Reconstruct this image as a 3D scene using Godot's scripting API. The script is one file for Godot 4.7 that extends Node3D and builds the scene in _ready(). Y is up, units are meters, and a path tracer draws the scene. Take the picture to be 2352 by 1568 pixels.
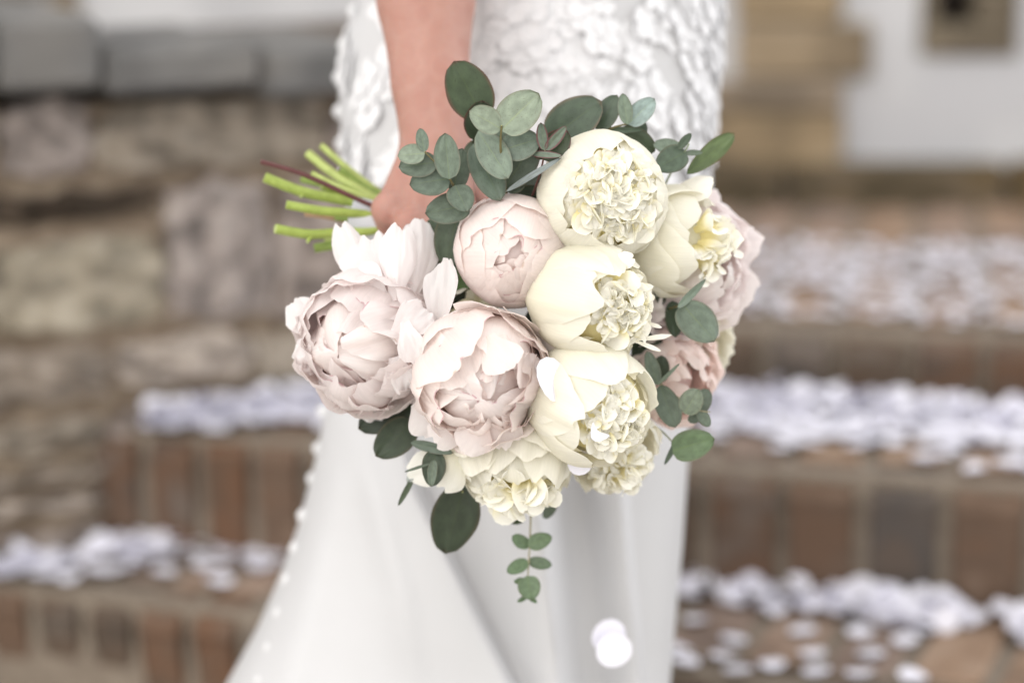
extends Node3D
# A bride's hand holding a peony and eucalyptus bouquet in front of brick steps.

const F := 5553.0            # focal length in layout units (85 mm lens)
const CX := 1176.0
const CY := 784.0
const PITCH := 12.8
const EYE := Vector3(0, 1.35, 0)

var R3 := Vector3(1, 0, 0)   # lens right, up, forward
var U3 := Vector3.UP
var D3 := Vector3.FORWARD
var rng := RandomNumberGenerator.new()
var nz := FastNoiseLite.new()
var taken := {}
var M := {}

# ------------------------------------------------------------------ helpers
func P(u: float, v: float, d: float) -> Vector3:
	return EYE + D3 * d + R3 * ((u - CX) / F * d) + U3 * ((CY - v) / F * d)

func W(u: float, v: float, y: float) -> Vector3:      # where the ray through (u, v) meets the level y
	var r := P(u, v, 1.0) - EYE
	return EYE + r * ((y - EYE.y) / r.y)

func V(x: float, y: float, z: float) -> Vector3:      # right, up, towards the lens
	return (R3 * x + U3 * y - D3 * z).normalized()

func rnd(a: float, b: float) -> float:
	return rng.randf_range(a, b)

func sst(a: float, b: float, x: float) -> float:
	return smoothstep(a, b, x)

func put(o: Node, parent: Node) -> void:
	if parent == self:
		var base: String = str(o.name)
		if taken.has(base):
			taken[base] += 1
			o.name = "%s_%03d" % [base, taken[base]]
		else:
			taken[base] = 0
	parent.add_child(o, true)

func numbered(called: String, parent: Node) -> String:
	if parent == self:
		return called
	var key := "%d:%s" % [parent.get_instance_id(), called]
	if taken.has(key):
		taken[key] += 1
		return "%s_%03d" % [called, taken[key]]
	taken[key] = 0
	return called

func tag(o: Node, label: String, category: String, group := "") -> Node:
	o.set_meta("label", label)
	o.set_meta("category", category)
	if group != "":
		o.set_meta("group", group)
	return o

func node(called: String, parent: Node, at := Vector3.ZERO) -> Node3D:
	var o := Node3D.new()
	o.name = numbered(called, parent)
	o.position = at
	put(o, parent)
	return o

func obj(called: String, mesh: Mesh, mat: Material, parent: Node, at := Vector3.ZERO) -> MeshInstance3D:
	var o := MeshInstance3D.new()
	o.name = numbered(called, parent)
	o.mesh = mesh
	if mat != null:
		o.material_override = mat
	o.position = at
	put(o, parent)
	return o

class Geo:                                              # collects triangles with smooth normals
	var p := PackedVector3Array()
	var c := PackedColorArray()
	var uv := PackedVector2Array()
	var ix := PackedInt32Array()
	func grid(nu: int, nv: int, start: int) -> void:
		for i in nv:
			for j in nu:
				var a := start + i * (nu + 1) + j
				var b := a + nu + 1
				ix.append_array([a, b, a + 1, a + 1, b, b + 1])
	func mesh(smooth := true) -> ArrayMesh:
		var n := PackedVector3Array()
		n.resize(p.size())
		var k := 0
		if smooth:
			while k < ix.size():
				var a := ix[k]
				var b := ix[k + 1]
				var d := ix[k + 2]
				var f := (p[d] - p[a]).cross(p[b] - p[a])
				n[a] += f
				n[b] += f
				n[d] += f
				k += 3
			for q in n.size():
				n[q] = n[q].normalized()
		var arr := []
		arr.resize(Mesh.ARRAY_MAX)
		arr[Mesh.ARRAY_VERTEX] = p
		arr[Mesh.ARRAY_NORMAL] = n
		if c.size() == p.size():
			arr[Mesh.ARRAY_COLOR] = c
		if uv.size() == p.size():
			arr[Mesh.ARRAY_TEX_UV] = uv
		arr[Mesh.ARRAY_INDEX] = ix
		var m := ArrayMesh.new()
		m.add_surface_from_arrays(Mesh.PRIMITIVE_TRIANGLES, arr)
		return m
	func quad(a: Vector3, b: Vector3, d: Vector3, e: Vector3) -> void:   # flat, own vertices
		var s := p.size()
		p.append_array([a, b, d, e])
		ix.append_array([s, s + 1, s + 2, s, s + 2, s + 3])

# ------------------------------------------------------------------ materials
func noise_tex(freq: float, colors: Array, stops: Array, seed_: int, octaves := 4, size := 256) -> NoiseTexture2D:
	var n := FastNoiseLite.new()
	n.seed = seed_
	n.frequency = freq
	n.fractal_octaves = octaves
	var g := Gradient.new()
	g.offsets = PackedFloat32Array(stops)
	g.colors = PackedColorArray(colors)
	var t := NoiseTexture2D.new()
	t.width = size
	t.height = size
	t.seamless = true
	t.noise = n
	t.color_ramp = g
	return t

func grey_tex(freq: float, seed_: int, octaves := 4, size := 256) -> NoiseTexture2D:
	return noise_tex(freq, [Color.BLACK, Color.WHITE], [0.15, 0.85], seed_, octaves, size)

func mat(color: Color, rough := 0.8) -> StandardMaterial3D:
	var m := StandardMaterial3D.new()
	m.albedo_color = color
	m.roughness = rough
	return m

func tri(m: StandardMaterial3D, tex: Texture2D, scale: float, world := false) -> StandardMaterial3D:
	m.albedo_texture = tex
	m.uv1_triplanar = true
	m.uv1_world_triplanar = world
	m.uv1_scale = Vector3.ONE * scale
	return m

func relief(m: StandardMaterial3D, tex: Texture2D, cm: float) -> StandardMaterial3D:
	m.heightmap_enabled = true
	m.heightmap_texture = tex
	m.heightmap_scale = cm
	return m

func petal_texture(low: float, span: float) -> ImageTexture:                   # fine veins that fan out along a petal
	var im := Image.create(256, 256, false, Image.FORMAT_RGB8)
	var f := FastNoiseLite.new()
	f.seed = 5
	f.frequency = 0.06
	f.fractal_octaves = 3
	for y in 256:
		var t := y / 255.0
		for x in 256:
			var s := x / 255.0 - 0.5
			var q := s / (0.45 + 0.55 * t)
			var k := 0.5 + 0.5 * f.get_noise_2d(q * 900.0, t * 34.0)
			k = low + span * k
			im.set_pixel(x, y, Color(k, k, k))
	return ImageTexture.create_from_image(im)

func leaf_texture() -> ImageTexture:                    # midrib, side veins, mottling and a worn rim
	var im := Image.create(256, 256, false, Image.FORMAT_RGB8)
	var f := FastNoiseLite.new()
	f.seed = 8
	f.frequency = 0.02
	f.fractal_octaves = 4
	for y in 256:
		var t := y / 255.0
		for x in 256:
			var s := x / 127.5 - 1.0
			var k := 0.90 + 0.13 * f.get_noise_2d(x * 0.6, y * 0.6)
			k += 0.02 * f.get_noise_2d(x * 9.0, y * 9.0)
			var rib := exp(-pow(s / (0.035 * (1.2 - t)), 2.0))
			var a := t * 7.0 - absf(s) * (2.6 - 1.2 * t)
			var vein := exp(-pow((a - roundf(a)) / 0.05, 2.0)) * (1.0 - absf(s)) * 0.5
			var c := Color(k, k, k).lerp(Color(1.0, 1.0, 0.86), clampf(rib * 0.8 + vein * 0.2, 0, 1))
			var spot := f.get_noise_2d(x * 4.0 + 400.0, y * 4.0)
			if spot > 0.5:
				c = c.lerp(Color(0.5, 0.36, 0.25), 0.5)
			im.set_pixel(x, y, c)
	return ImageTexture.create_from_image(im)

func make_materials() -> void:
	var pt := petal_texture(0.0, 1.0)
	var pa := petal_texture(0.96, 0.04)
	for k in ["cream", "blush"]:
		var m := mat(Color.WHITE, 0.55)
		m.vertex_color_use_as_albedo = true
		m.cull_mode = BaseMaterial3D.CULL_DISABLED
		m.backlight_enabled = true
		m.backlight = Color(0.92, 0.91, 0.88) if k == "cream" else Color(0.98, 0.95, 0.94)
		m.metallic_specular = 0.3
		m.albedo_texture = pa
		relief(m, pt, 0.012)
		M[k] = m
	M.frill = M.cream.duplicate()
	M.frill.backlight = Color(0.78, 0.77, 0.71)
	var lf := mat(Color.WHITE, 0.48)
	lf.vertex_color_use_as_albedo = true
	lf.cull_mode = BaseMaterial3D.CULL_DISABLED
	lf.albedo_texture = leaf_texture()
	lf.metallic_specular = 0.45
	lf.backlight_enabled = true
	lf.backlight = Color(0.2, 0.3, 0.1)
	M.leaf = lf
	var sm := mat(Color.WHITE, 0.5)
	sm.vertex_color_use_as_albedo = true
	M.stem = tri(sm, noise_tex(0.03, [Color(0.90, 0.90, 0.86), Color(1, 1, 1)], [0.3, 0.7], 3), 14.0)
	var skin := mat(Color.WHITE, 0.5)
	tri(skin, noise_tex(0.012, [Color(0.634, 0.462, 0.414), Color(0.653, 0.491, 0.443), Color(0.672, 0.519, 0.471), Color(0.644, 0.476, 0.428)], [0.2, 0.42, 0.6, 0.8], 21, 4), 7.0)
	skin.subsurf_scatter_enabled = true
	skin.subsurf_scatter_strength = 0.25
	skin.metallic_specular = 0.4
	relief(skin, grey_tex(0.06, 4, 3), 0.03)
	M.skin = skin
	var satin := mat(Color(0.75, 0.75, 0.758), 0.55)
	satin.rim_enabled = true
	satin.rim = 0.25
	satin.cull_mode = BaseMaterial3D.CULL_DISABLED
	tri(satin, noise_tex(0.004, [Color(0.97, 0.97, 0.97), Color(1, 1, 1)], [0.3, 0.7], 2), 2.0)
	M.satin = satin
	M.lace = mat(Color(0.861, 0.861, 0.87), 0.85)
	M.lace.cull_mode = BaseMaterial3D.CULL_DISABLED
	M.button = mat(Color(0.839, 0.839, 0.847), 0.4)
	M.shade_grey = mat(Color(0.30, 0.31, 0.32), 0.8)  # dark grey for the shade painted beside the lower buttons
	M.ribbon = mat(Color(0.742, 0.751, 0.768), 0.45)
	M.paper = mat(Color(0.894, 0.89, 0.93), 0.9)
	M.paper.cull_mode = BaseMaterial3D.CULL_DISABLED
	var brick_tones := [[Color(0.401, 0.287, 0.21), Color(0.337, 0.268, 0.215)], [Color(0.358, 0.292, 0.239), Color(0.3, 0.258, 0.221)], [Color(0.281, 0.263, 0.252), Color(0.337, 0.289, 0.252)], [Color(0.395, 0.292, 0.221), Color(0.316, 0.27, 0.236)], [Color(0.374, 0.305, 0.252), Color(0.39, 0.305, 0.242)]]
	var bump := grey_tex(0.03, 17, 4)
	M.brick = []
	for i in brick_tones.size():
		var b := mat(Color.WHITE, 0.9)
		var c0: Color = brick_tones[i][0]
		var c1: Color = brick_tones[i][1]
		tri(b, noise_tex(0.008, [c1, c0, c0.lerp(c1, 0.5), c1.lightened(0.12)], [0.25, 0.42, 0.6, 0.8], 40 + i, 4), 4.0, true)
		relief(b, bump, 0.15)
		M.brick.append(b)
	M.tread = []
	for i in 3:
		var b := mat(Color.WHITE, 0.9)
		var c0: Color = [Color(0.549, 0.46, 0.397), Color(0.515, 0.442, 0.397), Color(0.568, 0.469, 0.388)][i]
		tri(b, noise_tex(0.008, [c0.darkened(0.15), c0, c0.lightened(0.1)], [0.25, 0.5, 0.8], 60 + i, 4), 4.0, true)
		relief(b, bump, 0.15)
		M.tread.append(b)
	M.mortar = tri(mat(Color.WHITE, 0.95), noise_tex(0.03, [Color(0.45, 0.404, 0.359), Color(0.52, 0.476, 0.424)], [0.3, 0.7], 71), 5.0, true)
	M.stone = []
	var st := [Color(0.635, 0.59, 0.565), Color(0.59, 0.545, 0.49), Color(0.61, 0.57, 0.50), Color(0.59, 0.54, 0.51), Color(0.69, 0.64, 0.595), Color(0.55, 0.50, 0.45)]
	for i in st.size():
		var s := mat(Color.WHITE, 0.95)
		var c0: Color = st[i]
		tri(s, noise_tex(0.03, [c0.darkened(0.42), c0.darkened(0.16), c0, c0.lightened(0.14)], [0.25, 0.40, 0.58, 0.75], 80 + i, 5), 2.6, true)
		relief(s, bump, 0.4)
		M.stone.append(s)
	M.stone.append(tri(mat(Color.WHITE, 0.95), noise_tex(0.02, [Color(0.20, 0.165, 0.13), Color(0.33, 0.28, 0.23)], [0.3, 0.75], 94), 4.0, true))  # dark brown: the shade of a recess put into one stone's colour
	var cop := mat(Color.WHITE, 0.9)
	tri(cop, noise_tex(0.01, [Color(0.34, 0.336, 0.333), Color(0.41, 0.406, 0.401), Color(0.453, 0.44, 0.426)], [0.25, 0.5, 0.8], 90, 5), 2.5, true)
	M.coping = cop
	M.gap = tri(mat(Color.WHITE, 0.95), noise_tex(0.02, [Color(0.298, 0.254, 0.22), Color(0.402, 0.359, 0.315)], [0.3, 0.75], 91), 4.0, true)
	M.bed = tri(mat(Color.WHITE, 0.95), noise_tex(0.02, [Color(0.419, 0.361, 0.304), Color(0.578, 0.521, 0.452)], [0.3, 0.75], 93), 4.0, true)
	M.render = tri(mat(Color.WHITE, 0.9), noise_tex(0.008, [Color(0.694, 0.694, 0.703), Color(0.747, 0.747, 0.755)], [0.3, 0.7], 92), 1.2, true)
	M.sand = []
	for i in 3:
		var c0: Color = [Color(0.539, 0.475, 0.386), Color(0.521, 0.466, 0.4), Color(0.557, 0.486, 0.383)][i]
		M.sand.append(tri(mat(Color.WHITE, 0.95), noise_tex(0.01, [c0.darkened(0.2), c0, c0.lightened(0.06)], [0.2, 0.5, 0.8], 95 + i, 4), 1.6, true))
	M.surround = tri(mat(Color.WHITE, 0.95), noise_tex(0.01, [Color(0.346, 0.31, 0.257), Color(0.434, 0.394, 0.332)], [0.3, 0.7], 98), 1.6, true)
	M.plinth = tri(mat(Color.WHITE, 0.95), noise_tex(0.012, [Color(0.272, 0.237, 0.171), Color(0.375, 0.328, 0.264), Color(0.338, 0.272, 0.154)], [0.25, 0.5, 0.8], 99, 4), 1.6, true)
	M.glass_dark = mat(Color(0.12, 0.03, 0.05), 0.25)
	M.ground = tri(mat(Color.WHITE, 0.95), noise_tex(0.01, [Color(0.71, 0.69, 0.665), Color(0.78, 0.765, 0.74)], [0.3, 0.7], 101), 1.0, true)

# ------------------------------------------------------------------ shapes
func box_geo(g: Geo, lo: Vector3, hi: Vector3, b: float) -> void:      # bevelled box
	var c := (lo + hi) / 2
	var h := (hi - lo) / 2
	var s := g.p.size()
	# 24 vertices: for every corner one on each of its three faces
	for k in 8:
		var sg := Vector3(1 if k & 1 else -1, 1 if k & 2 else -1, 1 if k & 4 else -1)
		for ax in 3:
			var q := h - Vector3(b, b, b)
			q[ax] = h[ax]
			g.p.append(c + q * sg)
	var id := func(k: int, ax: int) -> int: return s + k * 3 + ax
	for ax in 3:
		var a1 := 1 << ((ax + 1) % 3)
		var a2 := 1 << ((ax + 2) % 3)
		for side in 2:
			var k0 := (1 << ax) * side
			var q := [k0, k0 | a1, k0 | a1 | a2, k0 | a2]
			if side == 1:
				q.reverse()
			for tr in [[0, 1, 2], [0, 2, 3]]:
				for e in tr:
					g.ix.append(id.call(q[e], ax))
		# edges along ax
		var x1 := (ax + 1) % 3
		var x2 := (ax + 2) % 3
		for e in 4:
			var k := (a1 if e & 1 else 0) | (a2 if e & 2 else 0)
			var kb := k | (1 << ax)
			for tr in [[id.call(k, x1), id.call(kb, x1), id.call(kb, x2)], [id.call(k, x1), id.call(kb, x2), id.call(k, x2)]]:
				for q in tr:
					g.ix.append(q)
	for k in 8:
		for ax in 3:
			g.ix.append(id.call(k, ax))

func flatten(g: Geo) -> ArrayMesh:                        # one normal per face, turned outwards
	var o := Geo.new()
	var mid := Vector3.ZERO
	for q in g.p:
		mid += q
	mid /= g.p.size()
	var n := PackedVector3Array()
	var k := 0
	while k < g.ix.size():
		var a := g.p[g.ix[k]]
		var b := g.p[g.ix[k + 1]]
		var c := g.p[g.ix[k + 2]]
		var f := (c - a).cross(b - a).normalized()
		if f.dot((a + b + c) / 3 - mid) < 0:
			var t := b
			b = c
			c = t
			f = -f
		var s := o.p.size()
		o.p.append_array([a, b, c])
		n.append_array([f, f, f])
		o.ix.append_array([s, s + 1, s + 2])
		k += 3
	var arr := []
	arr.resize(Mesh.ARRAY_MAX)
	arr[Mesh.ARRAY_VERTEX] = o.p
	arr[Mesh.ARRAY_NORMAL] = n
	arr[Mesh.ARRAY_INDEX] = o.ix
	var m := ArrayMesh.new()
	m.add_surface_from_arrays(Mesh.PRIMITIVE_TRIANGLES, arr)
	return m

func box_mesh(lo: Vector3, hi: Vector3, b := 0.004) -> ArrayMesh:
	var g := Geo.new()
	box_geo(g, lo, hi, b)
	return flatten(g)

func tube(g: Geo, pts: Array, rad: Array, col: Color, sides := 8, cap := true, col2 := Color(-1, 0, 0)) -> void:
	var cp := PackedVector3Array()
	var cr := PackedFloat32Array()
	var n := pts.size()
	var fine := 6 if n > 2 else 4
	for i in n - 1:                                         # Catmull-Rom through the points
		var p0: Vector3 = pts[maxi(i - 1, 0)]
		var p1: Vector3 = pts[i]
		var p2: Vector3 = pts[i + 1]
		var p3: Vector3 = pts[mini(i + 2, n - 1)]
		for k in fine + (1 if i == n - 2 else 0):
			var t := k / float(fine)
			cp.append(p1.cubic_interpolate(p2, p0, p3, t))
			cr.append(lerpf(rad[i], rad[i + 1], t))
	var side := Vector3.ZERO
	var s0 := g.p.size()
	for i in cp.size():
		var tg := (cp[mini(i + 1, cp.size() - 1)] - cp[maxi(i - 1, 0)]).normalized()
		if side == Vector3.ZERO:
			side = tg.cross(Vector3(0.3, 0.8, 0.5)).normalized()
		side = (side - tg * side.dot(tg)).normalized()
		var up := tg.cross(side)
		for k in sides + 1:
			var a := TAU * k / sides
			g.p.append(cp[i] + (side * cos(a) + up * sin(a)) * cr[i])
			g.c.append(col if col2.r < 0 else col.lerp(col2, i / float(cp.size() - 1)))
	g.grid(sides, cp.size() - 1, s0)
	if cap:
		for e in [0, cp.size() - 1]:
			var c0 := g.p.size()
			for k in sides:
				g.p.append(g.p[s0 + e * (sides + 1) + k])
				g.c.append(col.lerp(Color(0.62, 0.68, 0.36), 0.5))
			for k in range(1, sides - 1):
				if e == 0:
					g.ix.append_array([c0, c0 + k, c0 + k + 1])
				else:
					g.ix.append_array([c0, c0 + k + 1, c0 + k])

func disc(g: Geo, c: Vector3, n: Vector3, r: float, bend: float, turn: float) -> void:   # a slightly curled paper round
	var x := n.cross(Vector3(0.31, 0.22, 0.9)).normalized().rotated(n, turn)
	var y := n.cross(x)
	var s := g.p.size()
	g.p.append(c)
	for ring in 2:
		for k in 14:
			var a := TAU * k / 14.0
			var q := 0.55 if ring == 0 else 1.0
			var d := Vector2(cos(a), sin(a)) * r * q
			g.p.append(c + x * d.x + y * d.y + n * (bend * d.x * d.x / r))
	for k in 14:
		var k2 := (k + 1) % 14
		g.ix.append_array([s, s + 1 + k, s + 1 + k2])
		g.ix.append_array([s + 1 + k, s + 15 + k, s + 1 + k2, s + 1 + k2, s + 15 + k, s + 15 + k2])

# ------------------------------------------------------------------ petals and leaves
const CRIMSON := Color(0.42, 0.03, 0.12)
const BROWNED := Color(0.50, 0.34, 0.20)

func cup_petal(R: float, q: Dictionary) -> ArrayMesh:
	# A petal that follows a ball of radius R round the flower's axis +Y: it starts low (th0) and ends at th1, at azimuth phi, half as wide as the angle A.
	var g := Geo.new()
	var nu: int = q.get("nu", 24)
	var nv: int = q.get("nv", 16)
	var phi: float = q.phi
	var a := Vector3(cos(phi), 0, sin(phi))
	var e := Vector3(-sin(phi), 0, cos(phi))
	var th0: float = q.get("th0", 0.35)
	var th1: float = q.th1
	var A: float = q.A
	var rr: float = q.get("rr", 1.0)
	var flare: float = q.get("flare", 0.0)
	var curl: float = q.get("curl", 0.0)
	var ruf: float = q.get("ruf", 0.03)
	var notch: float = q.get("notch", 0.08)
	var side: float = q.get("side", 0.0)
	var sq: float = q.get("round", 0.30)
	var slide: float = q.get("skew", 0.0)
	var tall: float = q.get("tall", 1.0)
	var sd: float = q.get("seed", 0.0)
	var c0: Color = q.c0
	var c1: Color = q.c1
	var edge: Color = q.get("edge", c1)
	var fleck: float = q.get("fleck", 0.0)
	for i in nv + 1:
		var t := 1.0 if i == nv else 0.982 * i / float(nv - 1)
		for j in nu + 1:
			var s := -1.0 + 2.0 * j / nu
			var nt := nz.get_noise_2d(s * 44.0 + sd * 91.0, sd * 37.0)
			var nt2 := nz.get_noise_2d(s * 150.0 + sd * 57.0, sd * 11.0)
			var tip := 1.0 - sq * pow(absf(s), 2.3) - notch * maxf(0.0, nt * 1.7) - notch * 0.2 * nt2
			var tt := t * tip
			var th := lerpf(th0, th1, tt)
			var w := A * (0.30 + 0.70 * sst(0.0, 0.55, tt)) * (1.0 - 0.16 * sst(0.75, 1.0, tt))
			var al := s * w + slide * tt
			var d := (a * sin(th) - Vector3.UP * cos(th)) * cos(al) + e * sin(al)
			var wave := nz.get_noise_3d(s * 60.0 + sd * 31.0, t * 40.0, sd * 17.0)
			var fine := nz.get_noise_3d(s * 170.0 + sd * 13.0, t * 70.0, sd * 29.0)
			var crease := nz.get_noise_2d(s * 120.0 + sd * 71.0, t * 16.0 + sd * 5.0)
			var lip := sst(0.72, 1.0, t)
			var r := R * rr * (1.0 + flare * tt * tt + curl * lip * lip + side * pow(absf(s), 3.0) * sst(0.2, 0.8, t) + 0.030 * wave + ruf * t * t * (wave * 1.6 + fine * 0.6) + 0.010 * crease * t)
			var at := d * r
			if at.y > 0.0:
				at.y *= tall
			g.p.append(at)
			g.uv.append(Vector2(s * 0.5 + 0.5, tt))
			var k := c0.lerp(c1, sst(0.05, 0.75, tt)).lerp(edge, lip * 0.6)
			var v := 1.0 + 0.02 * wave
			k = Color(k.r * v, k.g * v, k.b * v)
			if fleck > 0.0 and i == nv and nt2 + nt > 0.5 - fleck:
				k = k.lerp(CRIMSON if nt > 0.1 else BROWNED, 0.6)
			g.c.append(k)
	g.grid(nu, nv, 0)
	return g.mesh()

func sheet(b: Vector3, mid: Vector3, tip: Vector3, n: Vector3, w: float, q: Dictionary) -> ArrayMesh:
	# A free petal or leaf along a bent spine b > mid > tip, w metres half wide, facing n.
	var g := Geo.new()
	var nu: int = q.get("nu", 10)
	var nv: int = q.get("nv", 14)
	var kind: String = q.get("kind", "leaf")
	var fold: float = q.get("fold", 0.0)
	var cup: float = q.get("cup", 0.0)
	var roll: float = q.get("roll", 0.0)
	var lip: float = q.get("lip", 0.0)
	var ruf: float = q.get("ruf", 0.0)
	var notch: float = q.get("notch", 0.0)
	var sd: float = q.get("seed", 0.0)
	var ovate: float = q.get("ovate", 0.9)
	var c0: Color = q.c0
	var c1: Color = q.get("c1", c0)
	var edge: Color = q.get("edge", c1)
	var ew: float = q.get("edge_width", 0.94)
	var off: Vector3 = q.get("off", Vector3.ZERO)
	for i in nv + 1:
		var t := i / float(nv)
		for j in nu + 1:
			var s := -1.0 + 2.0 * j / nu
			var tt := t
			var wt := 1.0
			if kind == "leaf":
				tt = t
				wt = pow(maxf(sin(PI * pow(t, ovate)), 0.0), 0.52)
				wt *= 1.0 + 0.05 * nz.get_noise_2d(t * 60.0 + s * 40.0, sd * 41.0)
			else:
				var nt := nz.get_noise_2d(s * 60.0 + sd * 91.0, sd * 37.0)
				var nt2 := nz.get_noise_2d(s * 150.0 + sd * 57.0, sd * 11.0)
				tt = t * (1.0 - 0.26 * pow(absf(s), 3.2) - notch * maxf(0.0, nt * 1.7) - notch * 0.1 * nt2)
				wt = (0.34 + 0.66 * sst(0.0, 0.62, tt)) * (1.0 - 0.16 * sst(0.75, 1.0, tt))
			var c := b.lerp(mid, tt).lerp(mid.lerp(tip, tt), tt)
			var tg := (mid - b).lerp(tip - mid, tt).normalized()
			var la := tg.cross(n).normalized()
			la = la.rotated(tg, roll * (0.6 + 0.4 * tt))
			var nn := la.cross(tg).normalized()
			var wave := nz.get_noise_3d(s * 70.0 + sd * 31.0, t * 60.0, sd * 17.0)
			var fine := nz.get_noise_3d(s * 180.0 + sd * 13.0, t * 90.0, sd * 29.0)
			var h := fold * absf(s) * wt + cup * s * s * wt + lip * pow(t, 4.0) + ruf * (0.25 + t * t) * (wave + 0.5 * fine)
			g.p.append(c + la * (s * w * wt) + nn * (h * w) - off)
			g.uv.append(Vector2(s * 0.5 + 0.5, tt))
			var k := c0.lerp(c1, sst(0.0, 0.8, tt))
			var rim := maxf(absf(s), 1.0 if t > 0.985 else 0.0) if kind == "leaf" else t
			if rim > ew:
				k = k.lerp(edge, 0.75)
			g.c.append(k)
	g.grid(nu, nv, 0)
	return g.mesh()

func flower(bq: Node3D, u: float, v: float, d: float, rpx: float, face: Vector3, called: String, label: String, stretch := 1.0) -> Node3D:
	var o := node(called, bq, P(u, v, d) - bq.position)
	o.set_meta("label", label)
	var y := V(face.x, face.y, face.z)
	var x := (R3 - y * y.dot(R3))
	if x.length() < 0.35:
		x = -D3 - y * y.dot(-D3)
	x = x.normalized()
	o.basis = Basis(x, y * stretch, x.cross(y))
	o.set_meta("_r", rpx * d / F)
	return o

func rad_of(o: Node3D) -> float:
	return o.get_meta("_r")

func ring(o: Node3D, n: int, q: Dictionary, mt: Material, start := 0.0, jit := 0.25) -> void:
	var R := rad_of(o)
	for k in n:
		var z := q.duplicate()
		z.phi = start + TAU * (k + rnd(-jit, jit)) / n
		z.th1 = q.th1 + rnd(-1, 1) * q.get("th_jit", 0.08)
		z.A = q.A * rnd(0.88, 1.12)
		z.rr = q.get("rr", 1.0) * (1.0 + 0.018 * ((k * 2) % 3 - 1)) * rnd(0.985, 1.015)
		z.seed = rnd(0, 50)
		z.skew = rnd(-0.12, 0.12)
		var loose: float = q.get("loose", 0.0)
		z.curl = q.get("curl", 0.0) + rnd(-0.04, 0.05) + loose * rnd(-0.04, 0.12)
		z.flare = q.get("flare", 0.0) + loose * rnd(-0.02, 0.05)
		z.th1 += loose * rnd(-0.18, 0.10)
		z.round = q.get("round", 0.30) + loose * rnd(-0.12, 0.12)
		if q.get("rr", 1.0) < 0.72:
			z.round = 0.5
		z.skew += loose * rnd(-0.2, 0.2)
		if q.get("reach", 0.0) > 0.0:
			z.tall = maxf(1.0, q.reach / q.get("rr", 1.0))
		var sh := rnd(0.96, 1.03)
		z.c1 = Color(q.c1.r * sh, q.c1.g * sh, q.c1.b * sh)
		obj("petal", cup_petal(R, z), mt, o)

func one(o: Node3D, deg: float, th1: float, A: float, q: Dictionary, mt: Material) -> void:
	var z := q.duplicate()
	z.phi = deg_to_rad(deg)
	z.th1 = deg_to_rad(th1)
	z.A = deg_to_rad(A)
	if not z.has("seed"):
		z.seed = rnd(0, 50)
	obj("petal", cup_petal(rad_of(o), z), mt, o)

func heart(o: Node3D, r: float, col: Color, mt: Material, lift := 0.0) -> void:      # what closes the flower behind its petals
	var g := Geo.new()
	var R := rad_of(o) * r
	for i in 13:
		var th := PI * i / 12.0
		for j in 17:
			var ph := TAU * j / 16.0
			g.p.append(Vector3(sin(th) * cos(ph), -cos(th) + lift, sin(th) * sin(ph)) * R)
			g.uv.append(Vector2(j / 16.0, i / 12.0))
			g.c.append(col)
	g.grid(16, 12, 0)
	obj("flower_base", g.mesh(), mt, o)

func frills(o: Node3D, n: int, cap: float, r0: float, r1: float, size: float, c0: Color, c1: Color, mt: Material, squash := 1.0, long := 1.0) -> void:
	# The crumpled small petals that fill an open peony: hundreds of folds, joined.
	var g := Geo.new()
	var R := rad_of(o)
	var nu := 10
	var nv := 9
	for k in n:
		var ct := lerpf(1.0, cos(cap), (k + 0.5) / n)
		var th := acos(ct)
		var ph := k * 2.39996 + rnd(-0.4, 0.4)
		var d := Vector3(sin(th) * cos(ph), cos(th) * squash, sin(th) * sin(ph))
		var tx := d.cross(Vector3(rnd(-1, 1), rnd(-1, 1), rnd(-1, 1))).normalized()
		var w := size * R * rnd(0.6, 1.25)
		var h := R * (r1 - r0) * rnd(0.75, 1.15)
		var b := d * (R * r0)
		var m := b + d * h
		var tp := m + tx * (w * rnd(0.7, 1.5) * long) - d * (w * rnd(-0.1, 0.5))
		var nn := d.cross(tx).normalized()
		var sd := rnd(0, 90)
		var cu := rnd(0.3, 1.0) * (1 if rng.randf() < 0.8 else -1)
		var s0 := g.p.size()
		for i in nv + 1:
			var t := i / float(nv)
			for j in nu + 1:
				var s := -1.0 + 2.0 * j / nu
				var tt := t * (1.0 - 0.06 * s * s - 0.14 * maxf(0.0, nz.get_noise_2d(s * 90.0 + sd * 90.0, sd * 33.0)))
				var c := b.lerp(m, tt).lerp(m.lerp(tp, tt), tt)
				var tg := (m - b).lerp(tp - m, tt).normalized()
				var la := nn
				var up := tg.cross(la).normalized()
				var wt := w * (0.35 + 0.65 * sst(0.0, 0.6, tt)) * sqrt(maxf(0.02, 1.0 - pow(maxf(0.0, (tt - 0.55) / 0.5), 2.0)))
				var f := nz.get_noise_3d(s * 90.0 + sd * 30.0, t * 70.0, sd * 9.0)
				var f2 := nz.get_noise_3d(s * 260.0 + sd * 10.0, t * 160.0, sd * 19.0)
				g.p.append(c + la * (s * wt) + up * (wt * (cu * s * s + 0.5 * t * f + 0.06 * t * f2)))
				g.uv.append(Vector2(s * 0.5 + 0.5, tt))
				g.c.append(c0.lerp(c1, sst(0.2, 0.65, tt)))
		g.grid(nu, nv, s0)
	var q := obj("ruffled_centre", g.mesh(), M.frill, o)
	q.set_meta("kind", "stuff")

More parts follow.
